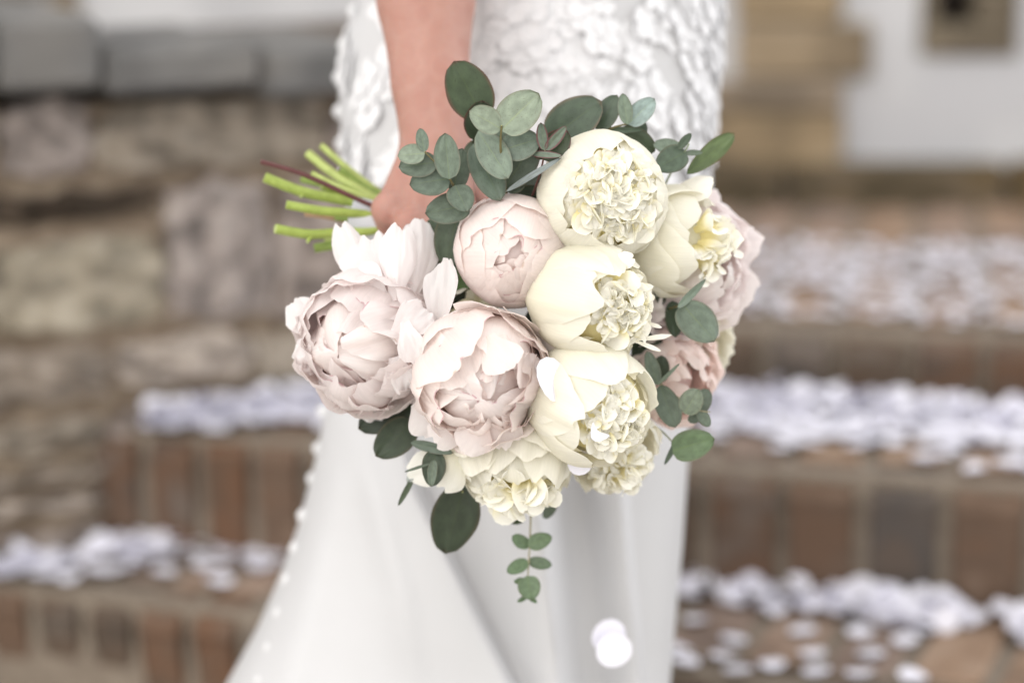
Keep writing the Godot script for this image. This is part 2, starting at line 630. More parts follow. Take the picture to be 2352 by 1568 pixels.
func free_petal(o: Node3D, u0: float, v0: float, d0: float, u1: float, v1: float, d1: float, wpx: float, q: Dictionary, mt: Material) -> void:
	# a petal given by where it starts and ends, in the bouquet's layout
	var b := P(u0, v0, d0)
	var t := P(u1, v1, d1)
	var n: Vector3 = q.get("n", V(0, 0.1, 1))
	var len := b.distance_to(t)
	var mid: Vector3 = (b + t) / 2 + n * (q.get("bow", 0.15) * len)
	var inv := o.global_transform.affine_inverse()
	var z := q.duplicate()
	z.kind = "petal"
	z.nu = q.get("nu", 22)
	z.nv = q.get("nv", 18)
	if not z.has("seed"):
		z.seed = rnd(0, 50)
	obj("petal", sheet(inv * b, inv * mid, inv * t, (inv.basis * n).normalized(), wpx * d1 / F, z), mt, o)

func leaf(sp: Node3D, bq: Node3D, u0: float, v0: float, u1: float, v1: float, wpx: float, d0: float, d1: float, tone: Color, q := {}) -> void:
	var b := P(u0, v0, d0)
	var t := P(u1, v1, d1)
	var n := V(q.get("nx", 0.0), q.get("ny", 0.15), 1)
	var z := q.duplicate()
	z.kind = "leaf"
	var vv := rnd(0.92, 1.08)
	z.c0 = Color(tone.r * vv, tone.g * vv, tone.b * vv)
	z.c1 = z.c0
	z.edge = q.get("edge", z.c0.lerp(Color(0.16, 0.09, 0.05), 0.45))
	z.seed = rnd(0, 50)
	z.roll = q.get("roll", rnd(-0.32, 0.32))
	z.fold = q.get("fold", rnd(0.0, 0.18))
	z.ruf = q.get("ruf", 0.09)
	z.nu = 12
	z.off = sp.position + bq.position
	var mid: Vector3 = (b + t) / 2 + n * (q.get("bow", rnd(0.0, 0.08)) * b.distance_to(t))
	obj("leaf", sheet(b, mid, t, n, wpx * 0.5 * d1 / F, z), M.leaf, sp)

func twig(sp: Node3D, bq: Node3D, pts: Array, r0: float, r1: float, col: Color, called := "stem") -> void:
	var g := Geo.new()
	var w := []
	var rr := []
	for k in pts.size():
		w.append(P(pts[k][0], pts[k][1], pts[k][2]) - sp.position - bq.position)
		rr.append(lerpf(r0, r1, k / float(pts.size() - 1)) * 1.75 / F)
	tube(g, w, rr, col)
	obj(called, g.mesh(), M.stem, sp)

func cut_stem(bq: Node3D, pts: Array, r0: float, r1: float, col: Color) -> void:
	var g := Geo.new()
	var w := []
	var rr := []
	for k in pts.size():
		w.append(P(pts[k][0], pts[k][1], pts[k][2]) - bq.position)
		rr.append(lerpf(r0, r1, k / float(pts.size() - 1)) * 1.75 / F)
	tube(g, w, rr, col, 10)
	obj("flower_stem", g.mesh(), M.stem, bq)

# ------------------------------------------------------------------ the scene
func _ready() -> void:
	R3 = Vector3(1, 0, 0)
	var p := deg_to_rad(PITCH)
	D3 = Vector3(0, -sin(p), -cos(p))
	U3 = Vector3(0, cos(p), -sin(p))
	rng.seed = 20240
	nz.seed = 11
	nz.frequency = 0.02
	nz.fractal_octaves = 2

	var cam := Camera3D.new()
	cam.name = "camera"
	add_child(cam)
	cam.position = EYE
	cam.rotation_degrees = Vector3(-PITCH, 0, 0)
	var ca := CameraAttributesPhysical.new()
	ca.frustum_focal_length = 85.0
	ca.frustum_focus_distance = 1.735
	ca.frustum_near = 0.05
	ca.frustum_far = 400.0
	ca.exposure_aperture = 1.95
	cam.attributes = ca
	cam.far = 400.0
	cam.current = true

	var we := WorldEnvironment.new()
	we.name = "world_environment"
	var env := Environment.new()
	env.background_mode = Environment.BG_SKY
	env.tonemap_mode = Environment.TONE_MAPPER_LINEAR
	env.tonemap_exposure = 2.98
	var sky := Sky.new()
	var ps := ProceduralSkyMaterial.new()
	ps.sky_top_color = Color(0.93, 0.937, 0.95)
	ps.sky_horizon_color = Color(1.0, 1.0, 1.0)
	ps.sky_curve = 0.25
	ps.ground_bottom_color = Color(0.33, 0.30, 0.28)
	ps.ground_horizon_color = Color(0.55, 0.54, 0.53)
	ps.sun_angle_max = 1.0
	sky.sky_material = ps
	env.sky = sky
	env.sdfgi_enabled = true
	env.ssao_enabled = true
	env.ssil_enabled = true
	we.environment = env
	add_child(we)

	var sun := DirectionalLight3D.new()
	sun.name = "sun"
	sun.light_energy = 0.32
	sun.light_angular_distance = 80.0
	sun.light_color = Color(1.0, 0.99, 0.975)
	sun.shadow_enabled = true
	add_child(sun)
	sun.look_at_from_position(Vector3(-2.3, 2.2, 3.1), Vector3.ZERO)

	make_materials()
	build_ground()
	build_steps()
	build_building()
	build_stone_wall()
	build_person()
	build_bouquet()
	build_confetti()

# ------------------------------------------------------------------ ground, steps
const Y2 := 0.715
const Y1 := 0.630
const Y0 := 0.481
const YM := 0.330

func build_ground() -> void:
	var g := Geo.new()
	g.quad(Vector3(-200, YM, 200), Vector3(200, YM, 200), Vector3(200, YM, -200), Vector3(-200, YM, -200))
	var o := obj("ground", flatten(g), M.ground, self)  # out of view; raised and kept pale to bounce light up at the bouquet
	o.set_meta("kind", "structure")

var wall_org := Vector3.ZERO
var wall_n := Vector3.ZERO
var edges := []        # per tread: [left point, direction, length, level, level below]

func edge_of(u0: float, v0: float, u1: float, v1: float, y: float, below: float) -> Array:
	var a := W(u0, v0, y)
	var b := W(u1, v1, y)
	var d := (b - a).normalized()
	var a2 := a - d * 0.35
	return [a2, d, a.distance_to(b) + 0.95, y, below]

func nose_mesh(w: float, h: float, deep: float, lean: float) -> ArrayMesh:   # a rounded brick on end: riser, nose and the start of the tread
	var g := Geo.new()
	var prof := []
	prof.append(Vector2(-lean * h, 0))
	prof.append(Vector2(-lean * 0.038, h - 0.038))
	for k in 6:
		var a := PI / 2 * (k + 1) / 6.0
		prof.append(Vector2(-0.026 * (1 - cos(a)), h - 0.038 + 0.028 * sin(a)))
	prof.append(Vector2(-deep, h))
	prof.append(Vector2(-deep, 0))
	var n := prof.size()
	var b := 0.004
	for side in 2:                                         # sides, then strips between
		var x := b if side == 0 else w - b
		var s := g.p.size()
		for q in prof:
			g.p.append(Vector3(x + (-b if side == 0 else b), q.y, q.x - 0.003))
		for k in range(1, n - 1):
			g.ix.append_array([s, s + k, s + k + 1])
	for k in n:
		var q: Vector2 = prof[k]
		var r: Vector2 = prof[(k + 1) % n]
		var s := g.p.size()
		g.p.append_array([Vector3(b, q.y, q.x), Vector3(w - b, q.y, q.x), Vector3(w - b, r.y, r.x), Vector3(b, r.y, r.x)])
		g.ix.append_array([s, s + 1, s + 2, s, s + 2, s + 3])
		for e in [[0, 3, 0.0], [1, 2, w]]:
			var t := g.p.size()
			g.p.append_array([g.p[s + e[0]], g.p[s + e[1]], Vector3(e[2], r.y, r.x - 0.003), Vector3(e[2], q.y, q.x - 0.003)])
			g.ix.append_array([t, t + 1, t + 2, t, t + 2, t + 3])
	return flatten(g)

func build_steps() -> void:
	var st := node("brick_steps", self, Vector3(0, YM, -2.4))
	tag(st, "curving flight of brown brick steps strewn with white confetti behind the bride", "steps")
	edges = [edge_of(1700, 748, 2352, 772, Y2, Y1), edge_of(250, 985, 2352, 1120, Y1, Y0), edge_of(0, 1340, 1550, 1545, Y0, YM)]
	edges[0][0] -= edges[0][1] * 0.75
	edges[0][2] += 0.9
	edges[2][2] += 0.55
	for i in edges.size():
		var a: Vector3 = edges[i][0]
		var d: Vector3 = edges[i][1]
		var len: float = edges[i][2]
		var y: float = edges[i][3]
		var h: float = y - edges[i][4]
		var back := Vector3(d.z, 0, -d.x)
		var reach: float = [0.95, 0.46, 0.44][i]
		var step := node("step", st, Vector3(a.x, edges[i][4], a.z) - st.position)
		step.basis = Basis(d, Vector3.UP, -back)
		var core := Geo.new()
		box_geo(core, Vector3(-0.02, 0, -reach), Vector3(len + 0.02, h - 0.005, -0.016), 0.002)
		obj("mortar", flatten(core), M.mortar, step)
		var x := 0.0
		var k := 0
		while x < len:
			var wx := a.x + d.x * x
			var w := lerpf(0.066, 0.088, sst(-0.25, 0.15, wx)) + rnd(-0.003, 0.003)
			var gap := lerpf(0.017, 0.018, sst(-0.25, 0.15, wx))
			var ny := 0.062
			var lean: float = [0.03, 0.08, 0.16][i]
			var m: Material = M.brick[(k * 2 + i + rng.randi() % 3) % M.brick.size()]
			var b := obj("brick", nose_mesh(w - gap, h - 0.004, ny, lean), m, step, Vector3(x + rnd(-0.001, 0.001), rnd(0.001, 0.005), rnd(-0.003, 0.003)))
			b.rotation.z = rnd(-0.012, 0.012)
			var z := ny + gap
			while z < reach - 0.05 and (i < 3):
				var dp: float = minf(0.2, reach - z)
				obj("tread_brick", box_mesh(Vector3(0, -0.04, -dp), Vector3(w - gap, 0, 0), 0.004), M.tread[(k + rng.randi() % 2) % 3], step, Vector3(x, h - 0.001 + rnd(-0.002, 0.003), -z))
				z += dp + gap
			x += w
			k += 1

# ------------------------------------------------------------------ building
func wall_xy(u: float, v: float, z: float) -> Vector2:
	var r := P(u, v, 1.0) - EYE
	var q := r * (z / r.z)
	return Vector2(q.x, EYE.y + q.y)

func build_building() -> void:
	var foot := W(1900, 478, Y2)
	var wz := foot.z - 0.06
	var o := node("white_building", self, Vector3(0, Y2, wz))
	tag(o, "white rendered building with sandstone corner blocks and mossy plinth at the top of the steps", "building")
	var px := func(u: float, v: float) -> Vector2: return wall_xy(u, v, wz) - Vector2(0, Y2)
	# wall with two window openings
	var wl: Vector2 = px.call(2112, 128)
	var wr: Vector2 = px.call(2338, 128)
	var dl: Vector2 = px.call(-330, -10)
	var dr: Vector2 = px.call(118, -10)
	var cuts := [-3.2, dl.x, dr.x, wl.x, wr.x, 3.2]
	for k in 5:
		var sill := -1.0
		if k == 1:
			sill = dl.y
		if k == 3:
			sill = wl.y
		var x0: float = cuts[k]
		var x1: float = cuts[k + 1]
		if sill < 0:
			obj("wall", box_mesh(Vector3(x0, -0.6, -0.3), Vector3(x1, 3.2, 0), 0.0005), M.render, o)
		else:
			obj("wall", box_mesh(Vector3(x0, -0.6, -0.3), Vector3(x1, sill, 0), 0.0005), M.render, o)
			obj("wall", box_mesh(Vector3(x0, sill + 1.2, -0.3), Vector3(x1, 3.2, 0), 0.0005), M.render, o)
			var win := node("window", o, Vector3(x0, sill, 0))
			var w := x1 - x0
			obj("pane", box_mesh(Vector3(0.02, 0.02, -0.2), Vector3(w - 0.02, 1.18, -0.18), 0.001), M.glass_dark, win)
			obj("frame", box_mesh(Vector3(0.026, 0.6, -0.17), Vector3(w - 0.07, 0.64, -0.13), 0.003), M.surround, win)
			var j := 0.024 if k == 3 else 0.03
			obj("sill", box_mesh(Vector3(0.002, 0.0, -0.28), Vector3(w - 0.002, 0.048 if k == 3 else 0.02, 0.012), 0.006), M.surround, win)
			obj("jamb", box_mesh(Vector3(0.002, 0.05, -0.28), Vector3(j, 1.198, 0.011), 0.006), M.surround, win)
			obj("jamb", box_mesh(Vector3(w - j - 0.042, 0.05, -0.28), Vector3(w - 0.002, 1.198, 0.011), 0.006), M.surround, win)
	# corner blocks, alternately long and short
	var rows := [[1690, 1935, -330, -190], [1655, 2000, -190, -70], [1690, 1935, -70, 48], [1690, 2000, 48, 178], [1600, 1935, 178, 250], [1600, 1935, 250, 392]]
	for k in rows.size():
		var a: Vector2 = px.call(rows[k][0], rows[k][3])
		var b: Vector2 = px.call(rows[k][1], rows[k][2])
		obj("corner_block", box_mesh(Vector3(a.x, a.y + 0.002, -0.1), Vector3(b.x, b.y - 0.002, 0.022 + rnd(0, 0.005)), 0.006), M.sand[k % 3], o)
	var x := -1.6
	var top: Vector2 = px.call(1900, 366)
	while x < 2.4:
		var w := rnd(0.24, 0.4)
		obj("plinth_stone", box_mesh(Vector3(x, -0.3, -0.05), Vector3(x + w - 0.008, top.y + rnd(-0.004, 0.004), 0.05 + rnd(0, 0.008)), 0.01), M.plinth, o)
		x += w
	var lft: Vector2 = px.call(118, 60)
	var rgt: Vector2 = px.call(180, 60)
	for k in 4:
		obj("jamb_stone", box_mesh(Vector3(lft.x + 0.002, lft.y - 0.55 + k * 0.3, -0.05), Vector3(rgt.x, lft.y - 0.254 + k * 0.3, 0.02), 0.006), M.sand[(k + 2) % 3], o)

# ------------------------------------------------------------------ stone wall on the left
func stone_mesh(w: float, h: float, deep: float, rough: float, sd: float) -> ArrayMesh:   # squared rubble: bulging face, uneven rounded outline
	var g := Geo.new()
	var n := 9
	for i in n + 1:
		for j in n + 1:
			var x := -1.0 + 2.0 * j / n
			var y := -1.0 + 2.0 * i / n
			var rim := pow(maxf(absf(x), absf(y)), 8.0)
			var q := Vector2(x * (1.0 - 0.10 * y * y * rim), y * (1.0 - 0.10 * x * x * rim))
			var wob := Vector2(nz.get_noise_2d(x * 60.0 + sd * 40.0, y * 60.0), nz.get_noise_2d(x * 60.0, y * 60.0 + sd * 40.0)) * rough * 1.2
			var z := deep * (1.0 - 0.55 * rim) + rough * 1.5 * nz.get_noise_3d(x * 90.0, y * 90.0, sd * 50.0)
			g.p.append(Vector3(q.x * w / 2 + wob.x, q.y * h / 2 + wob.y, z))
	g.grid(n, n, 0)
	var s := g.p.size()                                     # skirt back into the wall
	for e in 4:
		for k in n + 1:
			var id: int = [k, k * (n + 1) + n, n * (n + 1) + k, k * (n + 1)][e]
			g.p.append(g.p[id])
			var b := g.p[id]
			b.z = -0.06
			g.p.append(b)
		for k in n:
			var a := s + e * 2 * (n + 1) + k * 2
			g.ix.append_array([a, a + 2, a + 1, a + 1, a + 2, a + 3])
	return g.mesh()

func build_stone_wall() -> void:
	var a := P(-60, 700, 2.71)
	var b := P(860, 700, 2.95)
	var d := (b - a)
	d.y = 0
	d = d.normalized()
	var nrm := Vector3(-d.z, 0, d.x)
	if nrm.z < 0:
		nrm = -nrm
	var org := Vector3(a.x, YM, a.z)
	wall_org = org
	wall_n = nrm
	var o := node("stone_wall", self, org)
	o.basis = Basis(d, Vector3.UP, nrm)
	tag(o, "old rubble stone garden wall with grey coping stones left of the steps", "wall")
	var loc := func(u: float, v: float) -> Vector2:
		var r := P(u, v, 1.0) - EYE
		var t := (org - EYE).dot(nrm) / r.dot(nrm)
		var q := EYE + r * t - org
		return Vector2(q.dot(d), q.y)
	var top: Vector2 = loc.call(400, 205)
	var far := 0.75
	var near := -0.7
	obj("mortar", box_mesh(Vector3(near, -0.3, -0.28), Vector3(far, top.y - 0.012, -0.006), 0.004), M.bed, o)
	# face stones: left, top, right, bottom, tone; the darkest one paints a shaded recess
	var stones := [
		[-420, 222, -15, 405, 1], [3, 222, 205, 408, 0], [216, 218, 742, 402, 1], [748, 222, 960, 398, 3],
		[-420, 412, -120, 522, 2], [-112, 425, 372, 524, 6],
		[-420, 528, -30, 784, 3], [-24, 530, 370, 780, 2], [380, 408, 628, 744, 0], [634, 406, 830, 744, 3], [836, 402, 1000, 744, 0],
		[-420, 790, -100, 960, 1], [-94, 786, 254, 948, 5], [262, 750, 577, 902, 4], [583, 750, 860, 902, 1],
		[-420, 966, -80, 1160, 3], [-74, 954, 240, 1060, 1], [-74, 1066, 238, 1126, 5], [-74, 1131, 236, 1192, 4], [248, 908, 600, 1012, 3],
		[-420, 1166, -80, 1400, 1], [-74, 1198, 240, 1300, 3], [248, 1018, 600, 1300, 1]]
	var tall := [[222, 320], [326, 420], [426, 530], [536, 660], [666, 782], [790, 890], [896, 990], [996, 1110], [1116, 1240], [1246, 1400]]
	for r in tall:
		var x := -1560.0 - rnd(0, 60)
		while x < -432.0:
			var w := minf(rnd(150, 330), -430.0 - x)
			if -430.0 - x - w < 80.0:
				w = -430.0 - x
			stones.append([x, r[0], x + w - 8, r[1], rng.randi() % 6])
			x += w
	for k in stones.size():
		var s: Array = stones[k]
		var p0: Vector2 = loc.call(s[0], s[3])
		var p1: Vector2 = loc.call(s[2], s[1])
		obj("stone", stone_mesh(p1.x - p0.x, p1.y - p0.y, 0.012, 0.011, k * 1.7), M.stone[s[4]], o, Vector3((p0.x + p1.x) / 2, (p0.y + p1.y) / 2, -0.004))
	var caps := [[-1560, -1230, 0, 190], [-1216, -905, 4, 192], [-890, -575, 10, 194], [-560, -60, 15, 196], [-50, 172, 22, 198], [190, 530, 80, 204], [548, 800, 84, 212], [815, 1100, 86, 214]]
	for k in caps.size():
		var c: Array = caps[k]
		var p0: Vector2 = loc.call(c[0], c[3])
		var p1: Vector2 = loc.call(c[1], c[2])
		var m := box_mesh(Vector3(0, 0, -0.26), Vector3(p1.x - p0.x, p1.y - p0.y, 0), 0.010)
		var q := obj("coping_stone", m, M.coping, o, Vector3(p0.x, p0.y, 0.085 + rnd(-0.006, 0.006)))
		q.rotation.z = rnd(-0.008, 0.008)
	obj("mortar_bed", box_mesh(Vector3(near, top.y + 0.0005, -0.26), Vector3(far, top.y + 0.045, -0.03), 0.004), M.gap, o)

# ------------------------------------------------------------------ the bride: arm, hand, dress
func field_mesh(bones: Array, cell: float, k: float, g: Geo) -> void:
	# surface nets round tapered capsules joined by a smooth minimum
	var lo := Vector3(1e9, 1e9, 1e9)
	var hi := -lo
	for b in bones:
		for e in [[b[0], b[2]], [b[1], b[3]]]:
			lo = lo.min(e[0] - Vector3.ONE * (e[1] + cell * 4))
			hi = hi.max(e[0] + Vector3.ONE * (e[1] + cell * 4))
	var nx := int((hi.x - lo.x) / cell) + 2
	var ny := int((hi.y - lo.y) / cell) + 2
	var nzz := int((hi.z - lo.z) / cell) + 2
	var sum := PackedFloat32Array()
	sum.resize(nx * ny * nzz)
	var reach := cell * 2.5 + k * 2.0
	for b in bones:
		var p0: Vector3 = b[0]
		var p1: Vector3 = b[1]
		var r0: float = b[2]
		var r1: float = b[3]
		var ax := p1 - p0
		var l2 := maxf(ax.length_squared(), 1e-9)
		var rm := maxf(r0, r1) + reach
		var bl := ((p0.min(p1) - Vector3.ONE * rm - lo) / cell).floor()
		var bh := ((p0.max(p1) + Vector3.ONE * rm - lo) / cell).ceil()
		for z in range(maxi(0, int(bl.z)), mini(nzz, int(bh.z) + 1)):
			for y in range(maxi(0, int(bl.y)), mini(ny, int(bh.y) + 1)):
				var base := (z * ny + y) * nx
				for x in range(maxi(0, int(bl.x)), mini(nx, int(bh.x) + 1)):
					var q := lo + Vector3(x, y, z) * cell
					var t := clampf((q - p0).dot(ax) / l2, 0.0, 1.0)
					var d := q.distance_to(p0 + ax * t) - lerpf(r0, r1, t)
					if d < reach:
						sum[base + x] += exp(-maxf(d, -0.03) / k)
	var val := PackedFloat32Array()
	val.resize(sum.size())
	for i in sum.size():
		val[i] = -k * log(sum[i]) if sum[i] > 1e-12 else reach
	var idx := {}
	var corner := [0, 1, nx, nx + 1, nx * ny, nx * ny + 1, nx * ny + nx, nx * ny + nx + 1]
	var cp := [Vector3(0, 0, 0), Vector3(1, 0, 0), Vector3(0, 1, 0), Vector3(1, 1, 0), Vector3(0, 0, 1), Vector3(1, 0, 1), Vector3(0, 1, 1), Vector3(1, 1, 1)]
	var ed := [[0, 1], [2, 3], [4, 5], [6, 7], [0, 2], [1, 3], [4, 6], [5, 7], [0, 4], [1, 5], [2, 6], [3, 7]]
	for z in nzz - 1:
		for y in ny - 1:
			for x in nx - 1:
				var i := (z * ny + y) * nx + x
				var v0 := val[i]
				var inside := v0 < 0
				var same := true
				for c in range(1, 8):
					if (val[i + corner[c]] < 0) != inside:
						same = false
						break
				if same:
					continue
				var acc := Vector3.ZERO
				var cnt := 0
				for e in ed:
					var va := val[i + corner[e[0]]]
					var vb := val[i + corner[e[1]]]
					if (va < 0) != (vb < 0):
						acc += cp[e[0]].lerp(cp[e[1]], va / (va - vb))
						cnt += 1
				idx[i] = g.p.size()
				g.p.append(lo + (Vector3(x, y, z) + acc / cnt) * cell)
	for i in idx:
		var x: int = i % nx
		var y: int = (i / nx) % ny
		var z: int = i / (nx * ny)
		for axis in 3:
			var st: int = [1, nx, nx * ny][axis]
			var s1: int = [nx, nx * ny, 1][axis]
			var s2: int = [nx * ny, 1, nx][axis]
			if (axis != 0 and x == 0) or (axis != 1 and y == 0) or (axis != 2 and z == 0):
				continue
			var va := val[i]
			var vb := val[i + st]
			if (va < 0) == (vb < 0):
				continue
			if not (idx.has(i - s1) and idx.has(i - s2) and idx.has(i - s1 - s2)):
				continue
			var q := [idx[i], idx[i - s1], idx[i - s1 - s2], idx[i - s2]]
			if va < 0:
				q = [q[0], q[3], q[2], q[1]]
			g.ix.append_array([q[0], q[1], q[2], q[0], q[2], q[3]])

func dress_left(v: float) -> float:
	return key([[-900, 900], [-300, 850], [0, 822], [90, 792], [180, 783], [260, 784], [330, 790], [420, 800], [560, 812], [700, 800], [900, 768], [960, 748], [1040, 733], [1110, 716], [1220, 686], [1330, 645], [1440, 598], [1568, 528], [1750, 430], [2000, 300], [2600, 120]], v)

func dress_right(v: float) -> float:
	return key([[-900, 1560], [-300, 1640], [0, 1664], [60, 1662], [150, 1656], [300, 1640], [420, 1618], [600, 1600], [800, 1588], [1080, 1574], [1250, 1562], [1400, 1547], [1568, 1532], [1800, 1515], [2600, 1500]], v)

func key(k: Array, x: float) -> float:
	if x <= k[0][0]:
		return k[0][1]
	for i in k.size() - 1:
		if x <= k[i + 1][0]:
			var t: float = (x - k[i][0]) / (k[i + 1][0] - k[i][0])
			return lerpf(k[i][1], k[i + 1][1], t)
	return k[-1][1]

func dress_depth(u: float, v: float) -> float:             # folds: metres towards the lens
	var h := 0.0
	if v > 850:
		var on := sst(880, 1150, v)
		# the big fold that runs down from under the bouquet: its left side lies over its right side
		var f1 := key([[850, 905], [1120, 965], [1250, 1022], [1400, 1085], [1568, 1158], [2600, 1600]], v)
		var x1 := u - f1
		h += on * (0.021 * sst(-260, -20, x1) * (1.0 - sst(-4, 26, x1)) - 0.010 * sst(-4, 26, x1) * (1.0 - sst(60, 240, x1)))
		# a soft ridge, then a broad hollow
		var f2 := key([[1000, 1215], [1250, 1236], [1568, 1262], [2600, 1350]], v)
		var x2 := u - f2
		h += on * (0.030 * exp(-pow(x2 / 60.0, 2.0)) * (1.0 if x2 < 0 else exp(-x2 / 40.0)) - 0.024 * sst(0, 60, x2) * (1.0 - sst(90, 200, x2)))
		var f3 := key([[1000, 1400], [1250, 1414], [1568, 1441], [2600, 1500]], v)
		var x3 := u - f3
		h += on * (0.022 * sst(-110, -6, x3) * (1.0 - sst(-2, 20, x3)))
		# slack creases on the left
		var f4 := key([[850, 790], [1100, 868], [1350, 930], [1568, 960], [2600, 1000]], v)
		h += on * 0.008 * exp(-pow((u - f4) / 34.0, 2.0)) * (1.0 - sst(1300, 1600, v) * 0.6)
		var f5 := key([[900, 840], [1250, 760], [1568, 690], [2600, 300]], v)
		h += on * 0.007 * exp(-pow((u - f5) / 50.0, 2.0))
	var q := nz.get_noise_2d(u * 0.16, v * 0.05)
	h += 0.006 * q
	return h

func build_person() -> void:
	var foot := P(1180, 1900, 2.14)
	var o := node("person", self, Vector3(foot.x, YM, foot.z))
	tag(o, "bride in a white lace and satin gown with a buttoned train holding the bouquet", "person")
	var back := 0.025
	var Q := func(u: float, v: float, d: float) -> Vector3: return P(u, v, d + back)
	var g := Geo.new()
	var arm := [
		[Q.call(962, -620, 1.95), Q.call(975, -250, 1.92), 0.047, 0.0455],
		[Q.call(975, -250, 1.92), Q.call(978, 0, 1.905), 0.0445, 0.0385],
		[Q.call(978, 0, 1.905), Q.call(988, 190, 1.885), 0.0385, 0.0300],
		[Q.call(988, 190, 1.885), Q.call(998, 335, 1.868), 0.0300, 0.0262],
		[Q.call(1000, 200, 1.88), Q.call(1012, 340, 1.862), 0.026, 0.0235],
		# palm
		[Q.call(965, 350, 1.865), Q.call(893, 482, 1.828), 0.0160, 0.0112],
		[Q.call(985, 350, 1.862), Q.call(950, 522, 1.812), 0.0165, 0.0110],
		[Q.call(1005, 350, 1.858), Q.call(1010, 545, 1.806), 0.0165, 0.0110],
		[Q.call(1025, 355, 1.858), Q.call(1068, 552, 1.808), 0.0165, 0.0128],
		# knuckle bones
		[Q.call(889, 480, 1.824), Q.call(892, 486, 1.823), 0.0118, 0.0114],
		[Q.call(942, 514, 1.808), Q.call(948, 522, 1.807), 0.0118, 0.0112],
		[Q.call(1006, 540, 1.802), Q.call(1010, 548, 1.802), 0.0118, 0.0112],
		# little finger
		[Q.call(893, 482, 1.828), Q.call(886, 560, 1.846), 0.0096, 0.0088],
		[Q.call(886, 560, 1.846), Q.call(890, 572, 1.878), 0.0092, 0.0082],
		[Q.call(890, 572, 1.878), Q.call(898, 520, 1.890), 0.0080, 0.0068],
		# ring finger
		[Q.call(950, 522, 1.812), Q.call(938, 606, 1.834), 0.0098, 0.0092],
		[Q.call(938, 606, 1.834), Q.call(944, 612, 1.874), 0.0098, 0.0088],
		[Q.call(944, 612, 1.874), Q.call(950, 545, 1.888), 0.0086, 0.0072],
		# middle finger
		[Q.call(1010, 545, 1.806), Q.call(1000, 640, 1.828), 0.0099, 0.0094],
		[Q.call(1000, 640, 1.828), Q.call(1004, 645, 1.872), 0.0100, 0.0090],
		[Q.call(1004, 645, 1.872), Q.call(1008, 570, 1.886), 0.0088, 0.0074],
		# index finger
		[Q.call(1068, 552, 1.808), Q.call(1060, 650, 1.828), 0.0112, 0.0098],
		[Q.call(1060, 650, 1.828), Q.call(1064, 655, 1.866), 0.0098, 0.0088],
		[Q.call(1064, 655, 1.866), Q.call(1066, 590, 1.882), 0.0086, 0.0072],
		# thumb
		[Q.call(1030, 385, 1.866), Q.call(1082, 455, 1.872), 0.0165, 0.0125],
		[Q.call(1082, 455, 1.872), Q.call(1135, 520, 1.874), 0.0118, 0.0105],
		[Q.call(1135, 520, 1.874), Q.call(1178, 575, 1.866), 0.0102, 0.0085],
	]
	field_mesh(arm, 0.0034, 0.0024, g)
	for q in g.p.size():
		g.p[q] -= o.position
	obj("body", g.mesh(), M.skin, o)

	# the gown: one closed sleeve of cloth with folds
	var dr := Geo.new()
	var rows := 150
	var cols := 260
	for i in rows + 1:
		var v := lerpf(-700.0, 1640.0, i / float(rows))
		if i == rows:
			v = 2020.0
		elif i == rows - 1:
			v = 1800.0
		var l := dress_left(v)
		var r := dress_right(v)
		var mid := (l + r) / 2
		var half := (r - l) / 2
		var hd := lerpf(0.145, 0.185, sst(700, 1500, v)) * (1.0 - 0.25 * sst(0, -700, v))
		var dc := 2.145 + 0.03 * sst(900, 1600, v)
		for j in cols + 1:
			var a := -PI / 2 + TAU * j / cols
			# more points across the front
			var x := sin(a)
			var z := cos(a)
			if z > 0:
				x = sign(x) * pow(absf(x), 1.0)
			var u := mid - half * x
			var dep := dc - hd * signf(z) * pow(absf(z), 0.62)
			if z > 0:
				dep -= dress_depth(u, v) * sst(0.0, 0.25, z)
			var scale := dep / dc
			dr.p.append(P(mid + (u - mid) / scale * 1.0, v, dep) - o.position)
	dr.grid(cols, rows, 0)
	var dress := obj("dress", dr.mesh(), M.satin, o)

	# raised lace flowers and leaves over the hips
	var lc := Geo.new()
	var front := func(u: float, v: float) -> float:
		var l := dress_left(v)
		var r := dress_right(v)
		var x := clampf((u - (l + r) / 2) / ((r - l) / 2), -0.995, 0.995)
		return 2.145 - 0.145 * pow(sqrt(1.0 - x * x), 0.62) - dress_depth(u, v)
	for k in 820:
		var v := rnd(-120, 560)
		var x := sin(rnd(-1.5, 1.5))
		var l := dress_left(v)
		var r := dress_right(v)
		var u := (l + r) / 2 + (r - l) / 2 * x * 0.985
		var fade := 1.0 - sst(330, 600, v)
		if rng.randf() > 0.35 + 0.65 * fade:
			continue
		if nz.get_noise_2d(u * 0.22, v * 0.22 + 300.0) < -0.34:
			continue
		var d: float = front.call(u, v)
		var c := P((l + r) / 2 + (r - l) / 2 * x * 0.985 * 2.145 / d, v, d - rnd(0.0004, 0.0010))
		var n := V(x * 0.9, 0.1, sqrt(maxf(0.05, 1.0 - x * x)))
		var np := 5 + rng.randi() % 3
		var turn := rnd(0, TAU)
		var size := rnd(0.006, 0.016)
		var sx := n.cross(Vector3.UP).normalized()
		var sy := n.cross(sx)
		for e in np:
			var a := turn + TAU * e / np + rnd(-0.2, 0.2)
			var dir := sx * cos(a) + sy * sin(a)
			var lat := n.cross(dir)
			var s0 := lc.p.size()
			var ln := size * rnd(0.7, 1.3)
			var hw := ln * rnd(0.35, 0.55)
			var up := rnd(0.0, 0.03)
			for i in 4:
				var t := i / 3.0
				for j in 4:
					var s := -1.0 + 2.0 * j / 3.0
					var wt := hw * (0.35 + 0.65 * sin(PI * minf(t * 0.8 + 0.12, 1.0)))
					lc.p.append(c + dir * (ln * (0.12 + t)) + lat * (s * wt) + n * (ln * (up * t - up * 0.5 * t * t + 0.03 * s * s)) - o.position)
			lc.grid(3, 3, s0)
